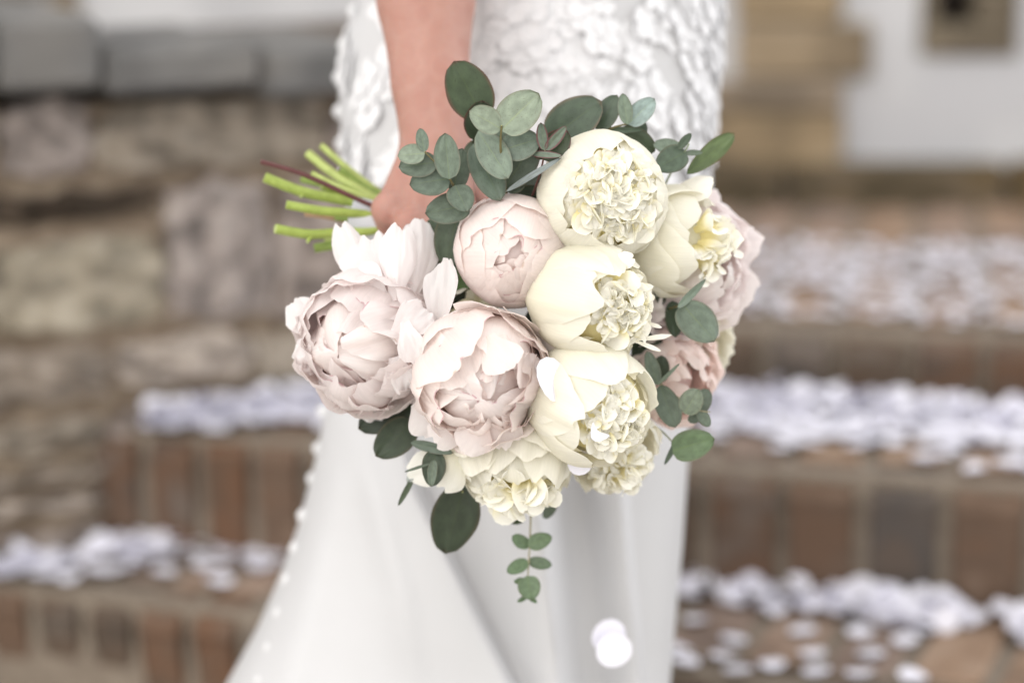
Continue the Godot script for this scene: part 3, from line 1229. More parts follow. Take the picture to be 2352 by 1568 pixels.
	var lace := obj("lace_applique", lc.mesh(), M.lace, dress)
	lace.set_meta("kind", "stuff")

	# covered buttons down the back seam and grey rings that paint the shade beside the lower ones
	var bt := Geo.new()
	for i in 9:
		var th := PI * i / 8.0
		for j in 13:
			var ph := TAU * j / 12.0
			bt.p.append(Vector3(sin(th) * cos(ph), cos(th), sin(th) * sin(ph)) * 0.0068)
	bt.grid(12, 8, 0)
	var bm := bt.mesh()
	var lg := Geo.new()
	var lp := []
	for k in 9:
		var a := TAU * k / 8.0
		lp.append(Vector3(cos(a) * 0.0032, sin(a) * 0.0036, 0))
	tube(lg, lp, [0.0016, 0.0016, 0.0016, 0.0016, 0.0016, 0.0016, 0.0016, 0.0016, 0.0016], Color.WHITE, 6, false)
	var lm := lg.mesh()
	var spots := [[815, 28], [793, 104], [782, 178], [782, 256], [787, 330], [793, 405], [783, 860], [744, 945], [735, 1030], [721, 1100], [709, 1180], [691, 1255], [673, 1328], [655, 1405], [633, 1485], [612, 1560]]
	for s in spots:
		var l := dress_left(s[1])
		var xr: float = clampf((s[0] - l) / 420.0, 0.0, 1.0)
		var hd := lerpf(0.145, 0.185, sst(700, 1500, s[1]))
		var dcc := 2.145 + 0.03 * sst(900, 1600, s[1])
		var half: float = (dress_right(s[1]) - l) / 2
		var xx := clampf((s[0] - l - half) / half, -1, 1)
		var d := dcc - hd * pow(sqrt(maxf(0.0, 1.0 - xx * xx)), 0.62)
		d -= dress_depth(s[0], s[1]) * sst(0.0, 0.25, sqrt(maxf(0.0, 1.0 - xx * xx)))
		var b := obj("button", bm, M.button, dress, P(s[0], s[1], d - 0.004) - o.position)
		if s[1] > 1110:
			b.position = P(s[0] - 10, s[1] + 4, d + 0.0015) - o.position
			obj("button_shade_ring", lm, M.shade_grey, dress, P(s[0] + 6, s[1], d - 0.0015) - o.position)  # added ring, dark in place of the shade by the button

# ------------------------------------------------------------------ the bouquet
const CREAM := Color(0.955, 0.935, 0.83)
const CREAM_W := Color(0.965, 0.955, 0.90)
const CREAM_G := Color(0.95, 0.93, 0.78)
const YELLOW := Color(0.97, 0.86, 0.36)
const BLUSH := Color(0.985, 0.895, 0.86)
const BLUSH_W := Color(0.99, 0.945, 0.925)
const ROSE := Color(0.965, 0.83, 0.81)
const WHITE_P := Color(0.98, 0.95, 0.95)

func build_bouquet() -> void:
	var bq := node("bridal_bouquet", self, P(900, 500, 1.87))
	tag(bq, "round bridal bouquet of cream and blush peonies with eucalyptus held by its stems", "bouquet")
	var cr: Material = M.cream
	var bl: Material = M.blush
	var q := {}

	# --- large cream peony with a yellow ruffled middle, upper right
	var f := flower(bq, 1385, 450, 1.768, 150, Vector3(0.24, -0.02, 0.97), "peony", "large cream peony with yellow crumpled middle at the top")
	heart(f, 0.80, YELLOW.lerp(CREAM, 0.2), cr)
	q = {"c0": CREAM_G, "c1": CREAM, "edge": CREAM_W, "th0": 0.1, "ruf": 0.02, "notch": 0.10, "curl": -0.04}
	for z in [[180, 130, 54, 1.0], [118, 132, 52, 1.015], [62, 134, 48, 1.0], [8, 140, 52, 0.99], [-48, 138, 50, 1.0], [-112, 140, 48, 1.02], [150, 122, 40, 1.035], [-150, 136, 36, 0.985], [35, 128, 36, 1.03]]:
		q.rr = z[3]
		one(f, z[0], z[1], z[2], q, cr)
	q = {"c0": YELLOW, "c1": CREAM, "edge": CREAM_W, "th0": 0.3, "ruf": 0.06, "notch": 0.2, "A": 0.55, "th1": 2.3, "rr": 0.91, "curl": -0.05}
	ring(f, 10, q, cr, 0.3)
	frills(f, 110, 0.76, 0.76, 0.92, 0.20, YELLOW.lerp(CREAM, 0.3), CREAM_W, cr, 0.92)

	# --- blush bud beside it
	f = flower(bq, 1177, 574, 1.772, 133, Vector3(-0.03, -0.2, 0.97), "peony", "tight pale pink peony bud in the middle of the upper left")
	heart(f, 0.5, ROSE.lerp(BLUSH, 0.5), bl, 0.55)
	q = {"c0": ROSE.lerp(BLUSH, 0.5), "c1": BLUSH, "edge": BLUSH_W, "th0": 0.1, "ruf": 0.015, "notch": 0.10, "fleck": 0.12, "round": 0.18, "reach": 0.90}
	for L in [[4, 1.0, 122.0, 60.0, 0.0], [4, 0.975, 138.0, 60.0, 0.7], [4, 0.945, 150.0, 58.0, 0.2], [4, 0.90, 158.0, 54.0, 0.9], [4, 0.83, 164.0, 52.0, 0.4], [3, 0.73, 168.0, 56.0, 1.1], [3, 0.6, 172.0, 56.0, 0.3], [2, 0.45, 176.0, 60.0, 0.8]]:
		var z := q.duplicate()
		z.rr = L[1]
		z.th1 = deg_to_rad(L[2])
		z.A = deg_to_rad(L[3])
		z.curl = -0.03
		z.c1 = BLUSH.lerp(BLUSH_W, (L[1] - 0.4) * 0.9)
		ring(f, L[0], z, bl, L[4])

	# --- cream peony opening to the right, centre
	f = flower(bq, 1366, 694, 1.757, 132, Vector3(0.66, -0.16, 0.72), "peony", "half open cream peony facing right below the yellow one", 1.22)
	heart(f, 0.73, YELLOW.lerp(CREAM, 0.35), cr)
	q = {"c0": CREAM_G, "c1": CREAM, "edge": CREAM_W, "th0": 0.05, "ruf": 0.02, "notch": 0.08, "curl": -0.02}
	for z in [[180, 126, 52, 1.06], [230, 134, 48, 1.04], [285, 130, 50, 1.0], [340, 118, 50, 0.98], [30, 114, 48, 1.0], [80, 122, 48, 1.02], [130, 130, 46, 1.05], [205, 138, 38, 1.10], [255, 140, 36, 1.08]]:
		q.rr = z[3]
		one(f, z[0], z[1], z[2], q, cr)
	q = {"c0": YELLOW, "c1": CREAM, "edge": CREAM, "th0": 0.3, "ruf": 0.05, "notch": 0.2, "A": 0.4, "th1": 2.2, "rr": 0.86}
	ring(f, 9, q, cr, 0.1)
	frills(f, 75, 0.68, 0.68, 0.88, 0.20, YELLOW.lerp(CREAM, 0.3), CREAM_W, cr, 0.9)
	q = {"c0": CREAM, "c1": CREAM_W, "ruf": 0.05, "notch": 0.1, "cup": -0.2, "lip": 0.25}
	free_petal(f, 1398, 612, 1.735, 1458, 590, 1.722, 20, q, cr)
	q.lip = 0.1
	for z in [[1455, 782, 1544, 770, 6], [1450, 780, 1518, 806, 5.5], [1436, 750, 1446, 798, 5], [1465, 750, 1484, 790, 5], [1480, 740, 1520, 752, 5]]:
		free_petal(f, z[0], z[1], 1.745, z[2], z[3], 1.735, z[4], q, cr)

	# --- cream peony below, opening to the lower right
	f = flower(bq, 1366, 928, 1.760, 142, Vector3(0.52, -0.38, 0.78), "peony", "cream peony with a folded confetti scrap in its middle, right of the lower blush one", 1.1)
	heart(f, 0.73, YELLOW.lerp(CREAM, 0.35), cr)
	q = {"c0": CREAM_G, "c1": CREAM, "edge": CREAM_W, "th0": 0.05, "ruf": 0.02, "notch": 0.06, "curl": 0.0}
	for z in [[180, 132, 54, 1.03], [230, 138, 52, 1.03], [285, 130, 52, 1.0], [345, 120, 50, 0.98], [40, 114, 50, 1.0], [95, 120, 50, 1.02], [140, 132, 48, 1.04], [262, 134, 36, 1.08], [200, 134, 34, 1.08]]:
		q.rr = z[3]
		one(f, z[0], z[1], z[2], q, cr)
	q = {"c0": YELLOW, "c1": CREAM, "edge": CREAM, "th0": 0.3, "ruf": 0.05, "notch": 0.2, "A": 0.4, "th1": 2.15, "rr": 0.86}
	ring(f, 9, q, cr, 0.4)
	frills(f, 75, 0.66, 0.66, 0.87, 0.20, YELLOW.lerp(CREAM, 0.3), CREAM_W, cr, 0.85)

	# --- big white-pink peony on the left with loose outer petals
	f = flower(bq, 842, 786, 1.785, 162, Vector3(-0.34, -0.06, 0.93), "peony", "large loose white and pink peony at the left side of the bouquet")
	heart(f, 0.62, BLUSH, bl, 0.25)
	q = {"c0": BLUSH, "c1": WHITE_P, "edge": Color(0.9, 0.86, 0.86), "th0": 0.15, "notch": 0.12, "fleck": 0.05, "reach": 0.86, "loose": 1.0}
	for L in [[4, 1.0, 102.0, 62.0, 0.3, 0.08, 0.03], [5, 0.985, 121.0, 56.0, 0.9, 0.11, 0.01], [4, 0.96, 134.0, 58.0, 0.2, 0.12, 0.0], [4, 0.92, 145.0, 54.0, 0.7, 0.12, 0.0], [4, 0.86, 153.0, 50.0, 0.1, 0.13, 0.0], [3, 0.78, 159.0, 52.0, 0.9, 0.13, 0.0], [3, 0.66, 165.0, 52.0, 0.4, 0.13, 0.0]]:
		var z := q.duplicate()
		z.rr = L[1]
		z.th1 = deg_to_rad(L[2])
		z.A = deg_to_rad(L[3])
		z.ruf = L[5]
		z.flare = L[6]
		z.th_jit = 0.16
		z.c1 = WHITE_P.lerp(BLUSH, 0.15 + 0.3 * (1.0 - L[1]))
		ring(f, L[0], z, bl, L[4], 0.35)
	for z in [[0.70, 184.0, 62.0, 0.5], [0.64, 178.0, 56.0, 1.3]]:
		ring(f, 3, {"c0": BLUSH, "c1": BLUSH_W, "edge": WHITE_P, "th0": 0.2, "rr": z[0], "th1": deg_to_rad(z[1]), "A": deg_to_rad(z[2]), "ruf": 0.12, "notch": 0.16, "reach": 0.9, "fleck": 0.1}, bl, z[3], 0.3)
	q = {"c0": WHITE_P, "c1": Color(0.97, 0.955, 0.96), "ruf": 0.24, "notch": 0.10, "cup": -0.25, "lip": -0.2, "bow": 0.2, "n": V(0.1, 0.1, 1)}
	q.cup = -0.55
	free_petal(f, 850, 690, 1.79, 778, 504, 1.80, 40, q, bl)
	q.cup = -0.35
	free_petal(f, 872, 690, 1.772, 856, 526, 1.79, 84, q, bl)
	q.cup = -0.6
	free_petal(f, 908, 690, 1.760, 922, 505, 1.775, 46, q, bl)
	free_petal(f, 940, 690, 1.772, 962, 494, 1.79, 58, q, bl)
	free_petal(f, 830, 690, 1.80, 780, 625, 1.80, 36, q, bl)
	q.cup = 0.5
	q.roll = -0.5
	free_petal(f, 1005, 770, 1.765, 1020, 590, 1.765, 40, q, bl)
	q.roll = 0.0
	q.cup = -0.2
	free_petal(f, 745, 780, 1.795, 668, 684, 1.80, 48, q, bl)
	free_petal(f, 750, 800, 1.79, 672, 830, 1.79, 44, q, bl)
	free_petal(f, 855, 870, 1.80, 866, 972, 1.80, 52, q, bl)
	free_petal(f, 800, 850, 1.79, 762, 920, 1.785, 50, q, bl)
	q.cup = 0.3
	free_petal(f, 880, 690, 1.765, 800, 630, 1.765, 56, q, bl)
	free_petal(f, 930, 740, 1.745, 955, 840, 1.738, 34, q, bl)
	free_petal(f, 905, 820, 1.75, 925, 905, 1.755, 40, q, bl)
	free_petal(f, 900, 780, 1.745, 985, 700, 1.755, 44, q, bl)

	# --- blush peony, centre left, loosely ruffled and opening downwards
	f = flower(bq, 1104, 862, 1.752, 160, Vector3(0.06, -0.36, 0.93), "peony", "ruffled blush peony with a dark hollow in the middle of the bouquet")
	heart(f, 0.58, ROSE.lerp(BLUSH, 0.7), bl, 0.22)
	q = {"c0": BLUSH, "c1": BLUSH_W.lerp(BLUSH, 0.25), "edge": BLUSH_W, "th0": 0.15, "notch": 0.12, "fleck": 0.16, "reach": 0.78, "loose": 0.9}
	for L in [[4, 0.98, 108.0, 62.0, 0.5, 0.07, 0.0], [5, 0.96, 126.0, 56.0, 0.1, 0.10, 0.0], [4, 0.93, 138.0, 56.0, 0.7, 0.11, 0.0], [4, 0.88, 147.0, 54.0, 0.3, 0.12, 0.0], [4, 0.81, 153.0, 50.0, 0.9, 0.13, 0.0], [4, 0.72, 157.0, 48.0, 0.2, 0.13, 0.0], [3, 0.6, 162.0, 48.0, 0.6, 0.13, 0.0]]:
		var z := q.duplicate()
		z.rr = L[1]
		z.th1 = deg_to_rad(L[2])
		z.A = deg_to_rad(L[3])
		z.ruf = L[5]
		z.flare = L[6]
		z.th_jit = 0.16
		ring(f, L[0], z, bl, L[4], 0.35)
	for z in [[0.70, 184.0, 62.0, 0.5], [0.64, 178.0, 56.0, 1.3]]:
		ring(f, 3, {"c0": BLUSH, "c1": BLUSH_W, "edge": WHITE_P, "th0": 0.2, "rr": z[0], "th1": deg_to_rad(z[1]), "A": deg_to_rad(z[2]), "ruf": 0.12, "notch": 0.16, "reach": 0.80, "fleck": 0.1}, bl, z[3], 0.3)
	q = {"c0": BLUSH, "c1": Color(0.95, 0.91, 0.905), "ruf": 0.06, "notch": 0.14, "cup": -0.3, "bow": 0.12}
	free_petal(f, 1020, 900, 1.77, 950, 1000, 1.775, 44, q, bl)
	free_petal(f, 1050, 950, 1.76, 1000, 1028, 1.765, 44, q, bl)
	free_petal(f, 1110, 960, 1.735, 1070, 1044, 1.745, 46, q, bl)
	free_petal(f, 1150, 950, 1.735, 1168, 1034, 1.75, 42, q, bl)
	free_petal(f, 1180, 850, 1.73, 1250, 860, 1.74, 46, q, bl)
	free_petal(f, 1030, 840, 1.735, 968, 850, 1.745, 44, q, bl)
	free_petal(f, 1060, 780, 1.735, 1032, 716, 1.745, 40, q, bl)
	free_petal(f, 1120, 770, 1.715, 1170, 850, 1.70, 52, q, bl)

	# --- cream peony hanging at the bottom
	f = flower(bq, 1185, 1055, 1.800, 140, Vector3(-0.02, -0.93, 0.36), "peony", "cream peony facing down at the bottom of the bouquet")
	heart(f, 0.5, CREAM, cr)
	q = {"c0": CREAM_G, "c1": CREAM, "edge": CREAM_W, "th0": 0.1, "ruf": 0.06, "notch": 0.16, "loose": 0.7}
	for L in [[5, 1.0, 100.0, 54.0, 0.5, 0.10], [5, 0.96, 118.0, 52.0, 0.0, 0.06], [6, 0.90, 132.0, 46.0, 0.4, 0.02], [6, 0.80, 142.0, 44.0, 0.1, 0.0]]:
		var z := q.duplicate()
		z.rr = L[1]
		z.th1 = deg_to_rad(L[2])
		z.A = deg_to_rad(L[3])
		z.flare = L[5]
		z.th_jit = 0.12
		ring(f, L[0], z, cr, L[4], 0.3)
	frills(f, 40, 0.8, 0.5, 0.84, 0.24, YELLOW.lerp(CREAM, 0.3), CREAM_W, cr)
	q = {"c0": CREAM_G, "c1": CREAM_W, "ruf": 0.06, "notch": 0.10, "cup": -0.2, "bow": 0.15}
	free_petal(f, 1060, 1050, 1.79, 935, 1090, 1.80, 42, q, cr)
	free_petal(f, 1060, 1040, 1.785, 1000, 1122, 1.79, 50, q, cr)

	# --- cream peony low on the right, half hidden
	f = flower(bq, 1412, 1040, 1.815, 108, Vector3(0.25, -0.7, 0.6), "peony", "cream peony half hidden at the lower right of the bouquet")
	heart(f, 0.5, CREAM, cr)
	for L in [[6, 1.0, 100.0, 48.0, 0.2, 0.12], [6, 0.95, 114.0, 44.0, 0.7, 0.05], [6, 0.84, 124.0, 42.0, 0.1, 0.0]]:
		var z := {"c0": CREAM_G, "c1": CREAM, "edge": CREAM_W, "th0": 0.1, "ruf": 0.06, "notch": 0.16, "rr": L[1], "th1": deg_to_rad(L[2]), "A": deg_to_rad(L[3]), "flare": L[5]}
		ring(f, L[0], z, cr, L[4], 0.3)
	frills(f, 40, 0.9, 0.4, 0.8, 0.2, YELLOW.lerp(CREAM, 0.3), CREAM_W, cr)

	# --- right side: cream, pink, cream, deep pink
	f = flower(bq, 1552, 552, 1.812, 130, Vector3(0.93, -0.15, 0.30), "peony", "cream peony seen from its side right of the yellow one")
	heart(f, 0.5, CREAM_G, cr)
	q = {"c0": CREAM_G, "c1": CREAM, "edge": CREAM_W, "th0": 0.05, "ruf": 0.03, "notch": 0.08}
	ring(f, 6, q.merged({"rr": 1.0, "th1": 2.0, "A": 0.85}), cr, 0.2)
	ring(f, 6, q.merged({"rr": 0.94, "th1": 2.2, "A": 0.8}), cr, 0.7)
	frills(f, 24, 0.8, 0.5, 0.98, 0.22, YELLOW.lerp(CREAM, 0.3), CREAM_W, cr)
	free_petal(f, 1520, 470, 1.80, 1640, 412, 1.80, 40, {"c0": CREAM, "c1": CREAM_W, "ruf": 0.04, "notch": 0.08, "cup": -0.3, "bow": 0.15, "n": V(0.2, 0.8, 0.7)}, cr)

	f = flower(bq, 1580, 606, 1.850, 162, Vector3(0.62, 0.0, 0.78), "peony", "pale pink frilly peony at the right edge of the bouquet")
	heart(f, 0.4, BLUSH, bl)
	for L in [[6, 1.0, 108.0, 50.0, 0.2, 0.06], [7, 0.95, 120.0, 46.0, 0.7, 0.03], [7, 0.86, 130.0, 42.0, 0.1, 0.0], [6, 0.74, 146.0, 44.0, 0.5, 0.0], [5, 0.6, 160.0, 46.0, 0.1, 0.0]]:
		var z := {"c0": BLUSH_W, "c1": WHITE_P, "edge": Color(0.98, 0.95, 0.95), "th0": 0.1, "ruf": 0.10, "notch": 0.2, "loose": 0.8, "reach": 0.85, "rr": L[1], "th1": deg_to_rad(L[2]), "A": deg_to_rad(L[3]), "flare": L[5]}
		ring(f, L[0], z, bl, L[4], 0.3)

	f = flower(bq, 1598, 815, 1.872, 100, Vector3(0.6, -0.3, 0.6), "peony", "small cream peony at the right edge under the pink one")
	heart(f, 0.5, CREAM, cr)
	for L in [[6, 1.0, 110.0, 50.0, 0.2], [6, 0.9, 126.0, 44.0, 0.7]]:
		ring(f, L[0], {"c0": CREAM_G, "c1": CREAM, "edge": CREAM_W, "th0": 0.1, "ruf": 0.06, "notch": 0.14, "rr": L[1], "th1": deg_to_rad(L[2]), "A": deg_to_rad(L[3])}, cr, L[4], 0.3)

	f = flower(bq, 1554, 866, 1.845, 112, Vector3(0.45, -0.2, 0.85), "peony", "deeper pink peony showing between leaves at the lower right")
	heart(f, 0.33, ROSE, bl)
	for L in [[6, 1.0, 105.0, 46.0, 0.2], [6, 0.92, 120.0, 42.0, 0.7], [6, 0.8, 136.0, 44.0, 0.3], [5, 0.68, 150.0, 44.0, 0.0], [5, 0.55, 160.0, 46.0, 0.5]]:
		ring(f, L[0], {"c0": ROSE.lerp(BLUSH, 0.4), "c1": BLUSH, "edge": BLUSH, "th0": 0.1, "ruf": 0.1, "notch": 0.18, "reach": 0.85, "rr": L[1], "th1": deg_to_rad(L[2]), "A": deg_to_rad(L[3])}, bl, L[4], 0.3)

	f = flower(bq, 1075, 722, 1.80, 62, Vector3(0.0, 0.2, 0.95), "peony", "small cream peony peeping out between three pink ones")
	heart(f, 0.6, CREAM_G, cr)
	ring(f, 6, {"c0": CREAM_G, "c1": CREAM, "edge": CREAM_W, "th0": 0.1, "ruf": 0.03, "notch": 0.1, "th1": 2.3, "A": 0.8, "fleck": 0.1}, cr, 0.2)

	build_leaves(bq)
	build_stems(bq)

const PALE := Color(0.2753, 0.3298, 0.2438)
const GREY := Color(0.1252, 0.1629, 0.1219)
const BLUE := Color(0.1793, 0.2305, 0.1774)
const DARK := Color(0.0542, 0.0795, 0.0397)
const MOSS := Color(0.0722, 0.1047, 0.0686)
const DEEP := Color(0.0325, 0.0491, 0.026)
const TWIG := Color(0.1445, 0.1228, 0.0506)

func sprig(bq: Node3D, u: float, v: float, d: float, label: String) -> Node3D:
	var s := node("eucalyptus_sprig", bq, P(u, v, d) - bq.position)
	s.set_meta("label", label)
	return s

func build_leaves(bq: Node3D) -> void:
	var s := sprig(bq, 1152, 430, 1.78, "pale eucalyptus sprig with broad round leaves in front of the wrist")
	twig(s, bq, [[1165, 480, 1.80], [1160, 420, 1.757], [1150, 345, 1.738], [1152, 288, 1.728]], 4.0, 2.2, TWIG)
	leaf(s, bq, 1150, 300, 1238, 214, 96, 1.730, 1.728, PALE, {"ovate": 0.85})
	leaf(s, bq, 1152, 296, 1078, 254, 66, 1.730, 1.722, PALE, {"ovate": 0.95})
	leaf(s, bq, 1150, 346, 1240, 318, 78, 1.742, 1.742, BLUE)
	leaf(s, bq, 1150, 345, 1122, 292, 70, 1.745, 1.748, BLUE)
	leaf(s, bq, 1098, 300, 1168, 410, 74, 1.748, 1.734, BLUE, {"ovate": 1.1})
	leaf(s, bq, 1086, 330, 1150, 462, 76, 1.760, 1.750, GREY, {"ovate": 1.0})
	leaf(s, bq, 1160, 430, 1232, 318, 82, 1.765, 1.760, GREY)
	leaf(s, bq, 1160, 440, 1200, 380, 70, 1.770, 1.768, GREY)

	s = sprig(bq, 1045, 440, 1.78, "grey green eucalyptus sprig with coin shaped leaves over the hand")
	twig(s, bq, [[1090, 500, 1.80], [1045, 432, 1.757], [1025, 400, 1.745], [975, 348, 1.735]], 3.6, 1.8, TWIG)
	leaf(s, bq, 975, 349, 964, 294, 30, 1.735, 1.732, BLUE)
	leaf(s, bq, 976, 352, 913, 358, 50, 1.735, 1.735, BLUE.lerp(PALE, 0.5), {"ovate": 0.85})
	leaf(s, bq, 1004, 372, 915, 384, 62, 1.744, 1.744, GREY, {"ovate": 0.85})
	leaf(s, bq, 1032, 412, 1022, 305, 62, 1.740, 1.736, GREY.lerp(BLUE, 0.4), {"ovate": 0.85})
	leaf(s, bq, 1034, 410, 940, 424, 70, 1.748, 1.746, GREY, {"ovate": 0.8})
	leaf(s, bq, 1045, 425, 1074, 486, 64, 1.750, 1.744, GREY.lerp(BLUE, 0.3), {"ovate": 0.75})
	leaf(s, bq, 1082, 470, 976, 490, 72, 1.758, 1.755, GREY, {"ovate": 0.85})
	leaf(s, bq, 1040, 440, 1062, 340, 60, 1.765, 1.762, GREY)
	leaf(s, bq, 1055, 480, 1022, 610, 84, 1.775, 1.785, DARK.lerp(GREY, 0.3), {"ovate": 0.9})
	leaf(s, bq, 1002, 560, 990, 500, 40, 1.80, 1.80, DARK.lerp(GREY, 0.4))
	leaf(s, bq, 1040, 555, 1010, 660, 80, 1.80, 1.80, DARK.lerp(GREY, 0.2))
	leaf(s, bq, 1085, 620, 1040, 662, 60, 1.795, 1.80, Color(0.07, 0.14, 0.03))
	leaf(s, bq, 1000, 640, 1060, 700, 90, 1.81, 1.81, DEEP)

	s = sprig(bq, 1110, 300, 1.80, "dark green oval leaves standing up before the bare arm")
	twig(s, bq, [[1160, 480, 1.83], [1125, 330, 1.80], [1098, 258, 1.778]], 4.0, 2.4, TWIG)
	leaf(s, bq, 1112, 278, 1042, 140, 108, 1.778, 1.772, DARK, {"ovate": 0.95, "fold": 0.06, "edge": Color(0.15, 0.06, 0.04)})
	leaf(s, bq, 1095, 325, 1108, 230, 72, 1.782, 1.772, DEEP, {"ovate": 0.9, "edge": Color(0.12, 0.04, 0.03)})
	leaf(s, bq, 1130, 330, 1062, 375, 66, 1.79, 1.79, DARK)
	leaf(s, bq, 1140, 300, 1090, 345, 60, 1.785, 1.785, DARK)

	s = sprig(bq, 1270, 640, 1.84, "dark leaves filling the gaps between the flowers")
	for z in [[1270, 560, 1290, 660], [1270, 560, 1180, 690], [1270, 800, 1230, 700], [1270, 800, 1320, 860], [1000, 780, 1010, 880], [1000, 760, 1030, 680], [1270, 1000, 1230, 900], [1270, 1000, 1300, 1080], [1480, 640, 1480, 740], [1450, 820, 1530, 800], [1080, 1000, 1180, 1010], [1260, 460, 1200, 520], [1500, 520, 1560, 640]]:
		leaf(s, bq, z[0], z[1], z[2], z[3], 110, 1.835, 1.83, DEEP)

	s = sprig(bq, 1262, 370, 1.77, "small eucalyptus tip with red rimmed leaves beside the yellow peony")
	twig(s, bq, [[1215, 470, 1.79], [1240, 400, 1.762], [1252, 345, 1.742]], 3.4, 1.8, Color(0.16, 0.07, 0.06))
	var red := Color(0.18, 0.03, 0.05)
	leaf(s, bq, 1250, 345, 1242, 281, 28, 1.740, 1.735, BLUE, {"edge": red, "edge_width": 0.8, "fold": 0.3})
	leaf(s, bq, 1253, 345, 1300, 289, 28, 1.740, 1.735, BLUE, {"edge": red, "edge_width": 0.8, "fold": 0.4, "roll": 0.5})
	leaf(s, bq, 1250, 368, 1304, 300, 66, 1.748, 1.744, DARK, {"edge": red, "edge_width": 0.88})
	leaf(s, bq, 1252, 366, 1222, 308, 44, 1.750, 1.750, DARK, {"edge": red, "edge_width": 0.88})
	leaf(s, bq, 1215, 352, 1292, 358, 18, 1.745, 1.735, BLUE, {"edge": red, "edge_width": 0.8})
	leaf(s, bq, 1162, 440, 1290, 362, 15, 1.750, 1.738, Color(0.25, 0.29, 0.29), {"edge": Color(0.2, 0.22, 0.22)})
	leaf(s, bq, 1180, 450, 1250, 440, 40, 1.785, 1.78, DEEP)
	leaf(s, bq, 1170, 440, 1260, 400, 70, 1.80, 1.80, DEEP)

	s = sprig(bq, 1390, 300, 1.80, "broad dark leaves and a pale tip behind the yellow peony")
	twig(s, bq, [[1330, 420, 1.83], [1380, 312, 1.79], [1440, 284, 1.78]], 3.6, 2.0, TWIG)
	leaf(s, bq, 1256, 322, 1382, 232, 108, 1.785, 1.778, MOSS, {"ovate": 0.85, "edge": Color(0.2, 0.13, 0.09)})
	leaf(s, bq, 1372, 300, 1418, 218, 56, 1.785, 1.785, MOSS)
	leaf(s, bq, 1442, 286, 1430, 214, 34, 1.778, 1.775, BLUE, {"fold": 0.25})
	leaf(s, bq, 1443, 286, 1504, 226, 52, 1.782, 1.782, Color(0.33, 0.42, 0.40), {"ovate": 0.85})
	leaf(s, bq, 1420, 300, 1505, 348, 62, 1.79, 1.795, DARK.lerp(MOSS, 0.4))
	leaf(s, bq, 1366, 300, 1480, 298, 16, 1.785, 1.785, MOSS, {"roll": 0.3})
	leaf(s, bq, 1440, 330, 1480, 275, 54, 1.80, 1.80, MOSS)

	s = sprig(bq, 1560, 360, 1.80, "eucalyptus sprig with one long green leaf at the upper right")
	twig(s, bq, [[1520, 440, 1.84], [1545, 390, 1.81], [1572, 350, 1.785], [1583, 330, 1.78]], 3.0, 1.6, Color(0.25, 0.30, 0.2))
	leaf(s, bq, 1576, 348, 1508, 388, 66, 1.785, 1.775, MOSS.lerp(GREY, 0.3), {"ovate": 0.8})
	leaf(s, bq, 1570, 346, 1500, 330, 42, 1.79, 1.79, BLUE)
	leaf(s, bq, 1558, 342, 1588, 306, 20, 1.78, 1.78, MOSS)
	leaf(s, bq, 1572, 352, 1615, 350, 14, 1.785, 1.785, GREY)
	leaf(s, bq, 1578, 400, 1688, 306, 48, 1.80, 1.80, Color(0.115, 0.165, 0.065), {"ovate": 1.15, "fold": 0.03, "edge": Color(0.15, 0.10, 0.05)})

	s = sprig(bq, 1570, 700, 1.80, "round blue green leaf in front of the pink flowers at the right")
	twig(s, bq, [[1500, 720, 1.84], [1550, 705, 1.80], [1570, 700, 1.785]], 3.2, 2.0, TWIG)
	leaf(s, bq, 1566, 696, 1642, 784, 92, 1.785, 1.775, BLUE.lerp(GREY, 0.25), {"ovate": 0.85, "fold": -0.04})
	leaf(s, bq, 1556, 706, 1622, 640, 24, 1.775, 1.79, BLUE, {"roll": 0.9, "bow": -0.15})
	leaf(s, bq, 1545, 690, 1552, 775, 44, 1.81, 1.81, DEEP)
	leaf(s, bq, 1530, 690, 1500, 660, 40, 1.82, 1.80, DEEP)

	s = sprig(bq, 1545, 890, 1.80, "thin eucalyptus sprig with small round leaves at the lower right")
	twig(s, bq, [[1490, 850, 1.85], [1515, 878, 1.81], [1552, 908, 1.795], [1600, 940, 1.79], [1632, 946, 1.79]], 3.0, 1.4, Color(0.33, 0.30, 0.2))
	leaf(s, bq, 1512, 884, 1486, 806, 34, 1.80, 1.785, BLUE.lerp(GREY, 0.5))
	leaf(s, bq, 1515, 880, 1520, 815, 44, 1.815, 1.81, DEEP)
	leaf(s, bq, 1516, 884, 1552, 982, 60, 1.797, 1.785, GREY, {"ovate": 1.05})
	leaf(s, bq, 1572, 950, 1606, 893, 56, 1.788, 1.782, PALE.lerp(BLUE, 0.5), {"ovate": 0.9})
	leaf(s, bq, 1592, 955, 1628, 893, 48, 1.797, 1.80, GREY)
	leaf(s, bq, 1605, 940, 1630, 980, 28, 1.79, 1.79, GREY)
	leaf(s, bq, 1580, 965, 1612, 955, 24, 1.80, 1.80, GREY)
	leaf(s, bq, 1508, 886, 1562, 834, 9, 1.79, 1.785, BLUE)

	s = sprig(bq, 1545, 1030, 1.81, "single round green leaf on a thin stalk at the lower right edge")
	twig(s, bq, [[1480, 960, 1.85], [1520, 990, 1.82], [1548, 1018, 1.80]], 3.0, 1.6, Color(0.30, 0.34, 0.22))
	leaf(s, bq, 1542, 1036, 1642, 1006, 72, 1.80, 1.795, Color(0.13, 0.19, 0.10), {"ovate": 0.8})
	leaf(s, bq, 1562, 1000, 1526, 1068, 14, 1.80, 1.80, MOSS)

	s = sprig(bq, 930, 960, 1.82, "dark round leaves under the white and pink peony at the lower left")
	twig(s, bq, [[1010, 900, 1.86], [950, 945, 1.82], [930, 990, 1.81]], 3.6, 2.0, TWIG)
	leaf(s, bq, 948, 925, 822, 985, 78, 1.812, 1.812, DEEP, {"ovate": 0.85})
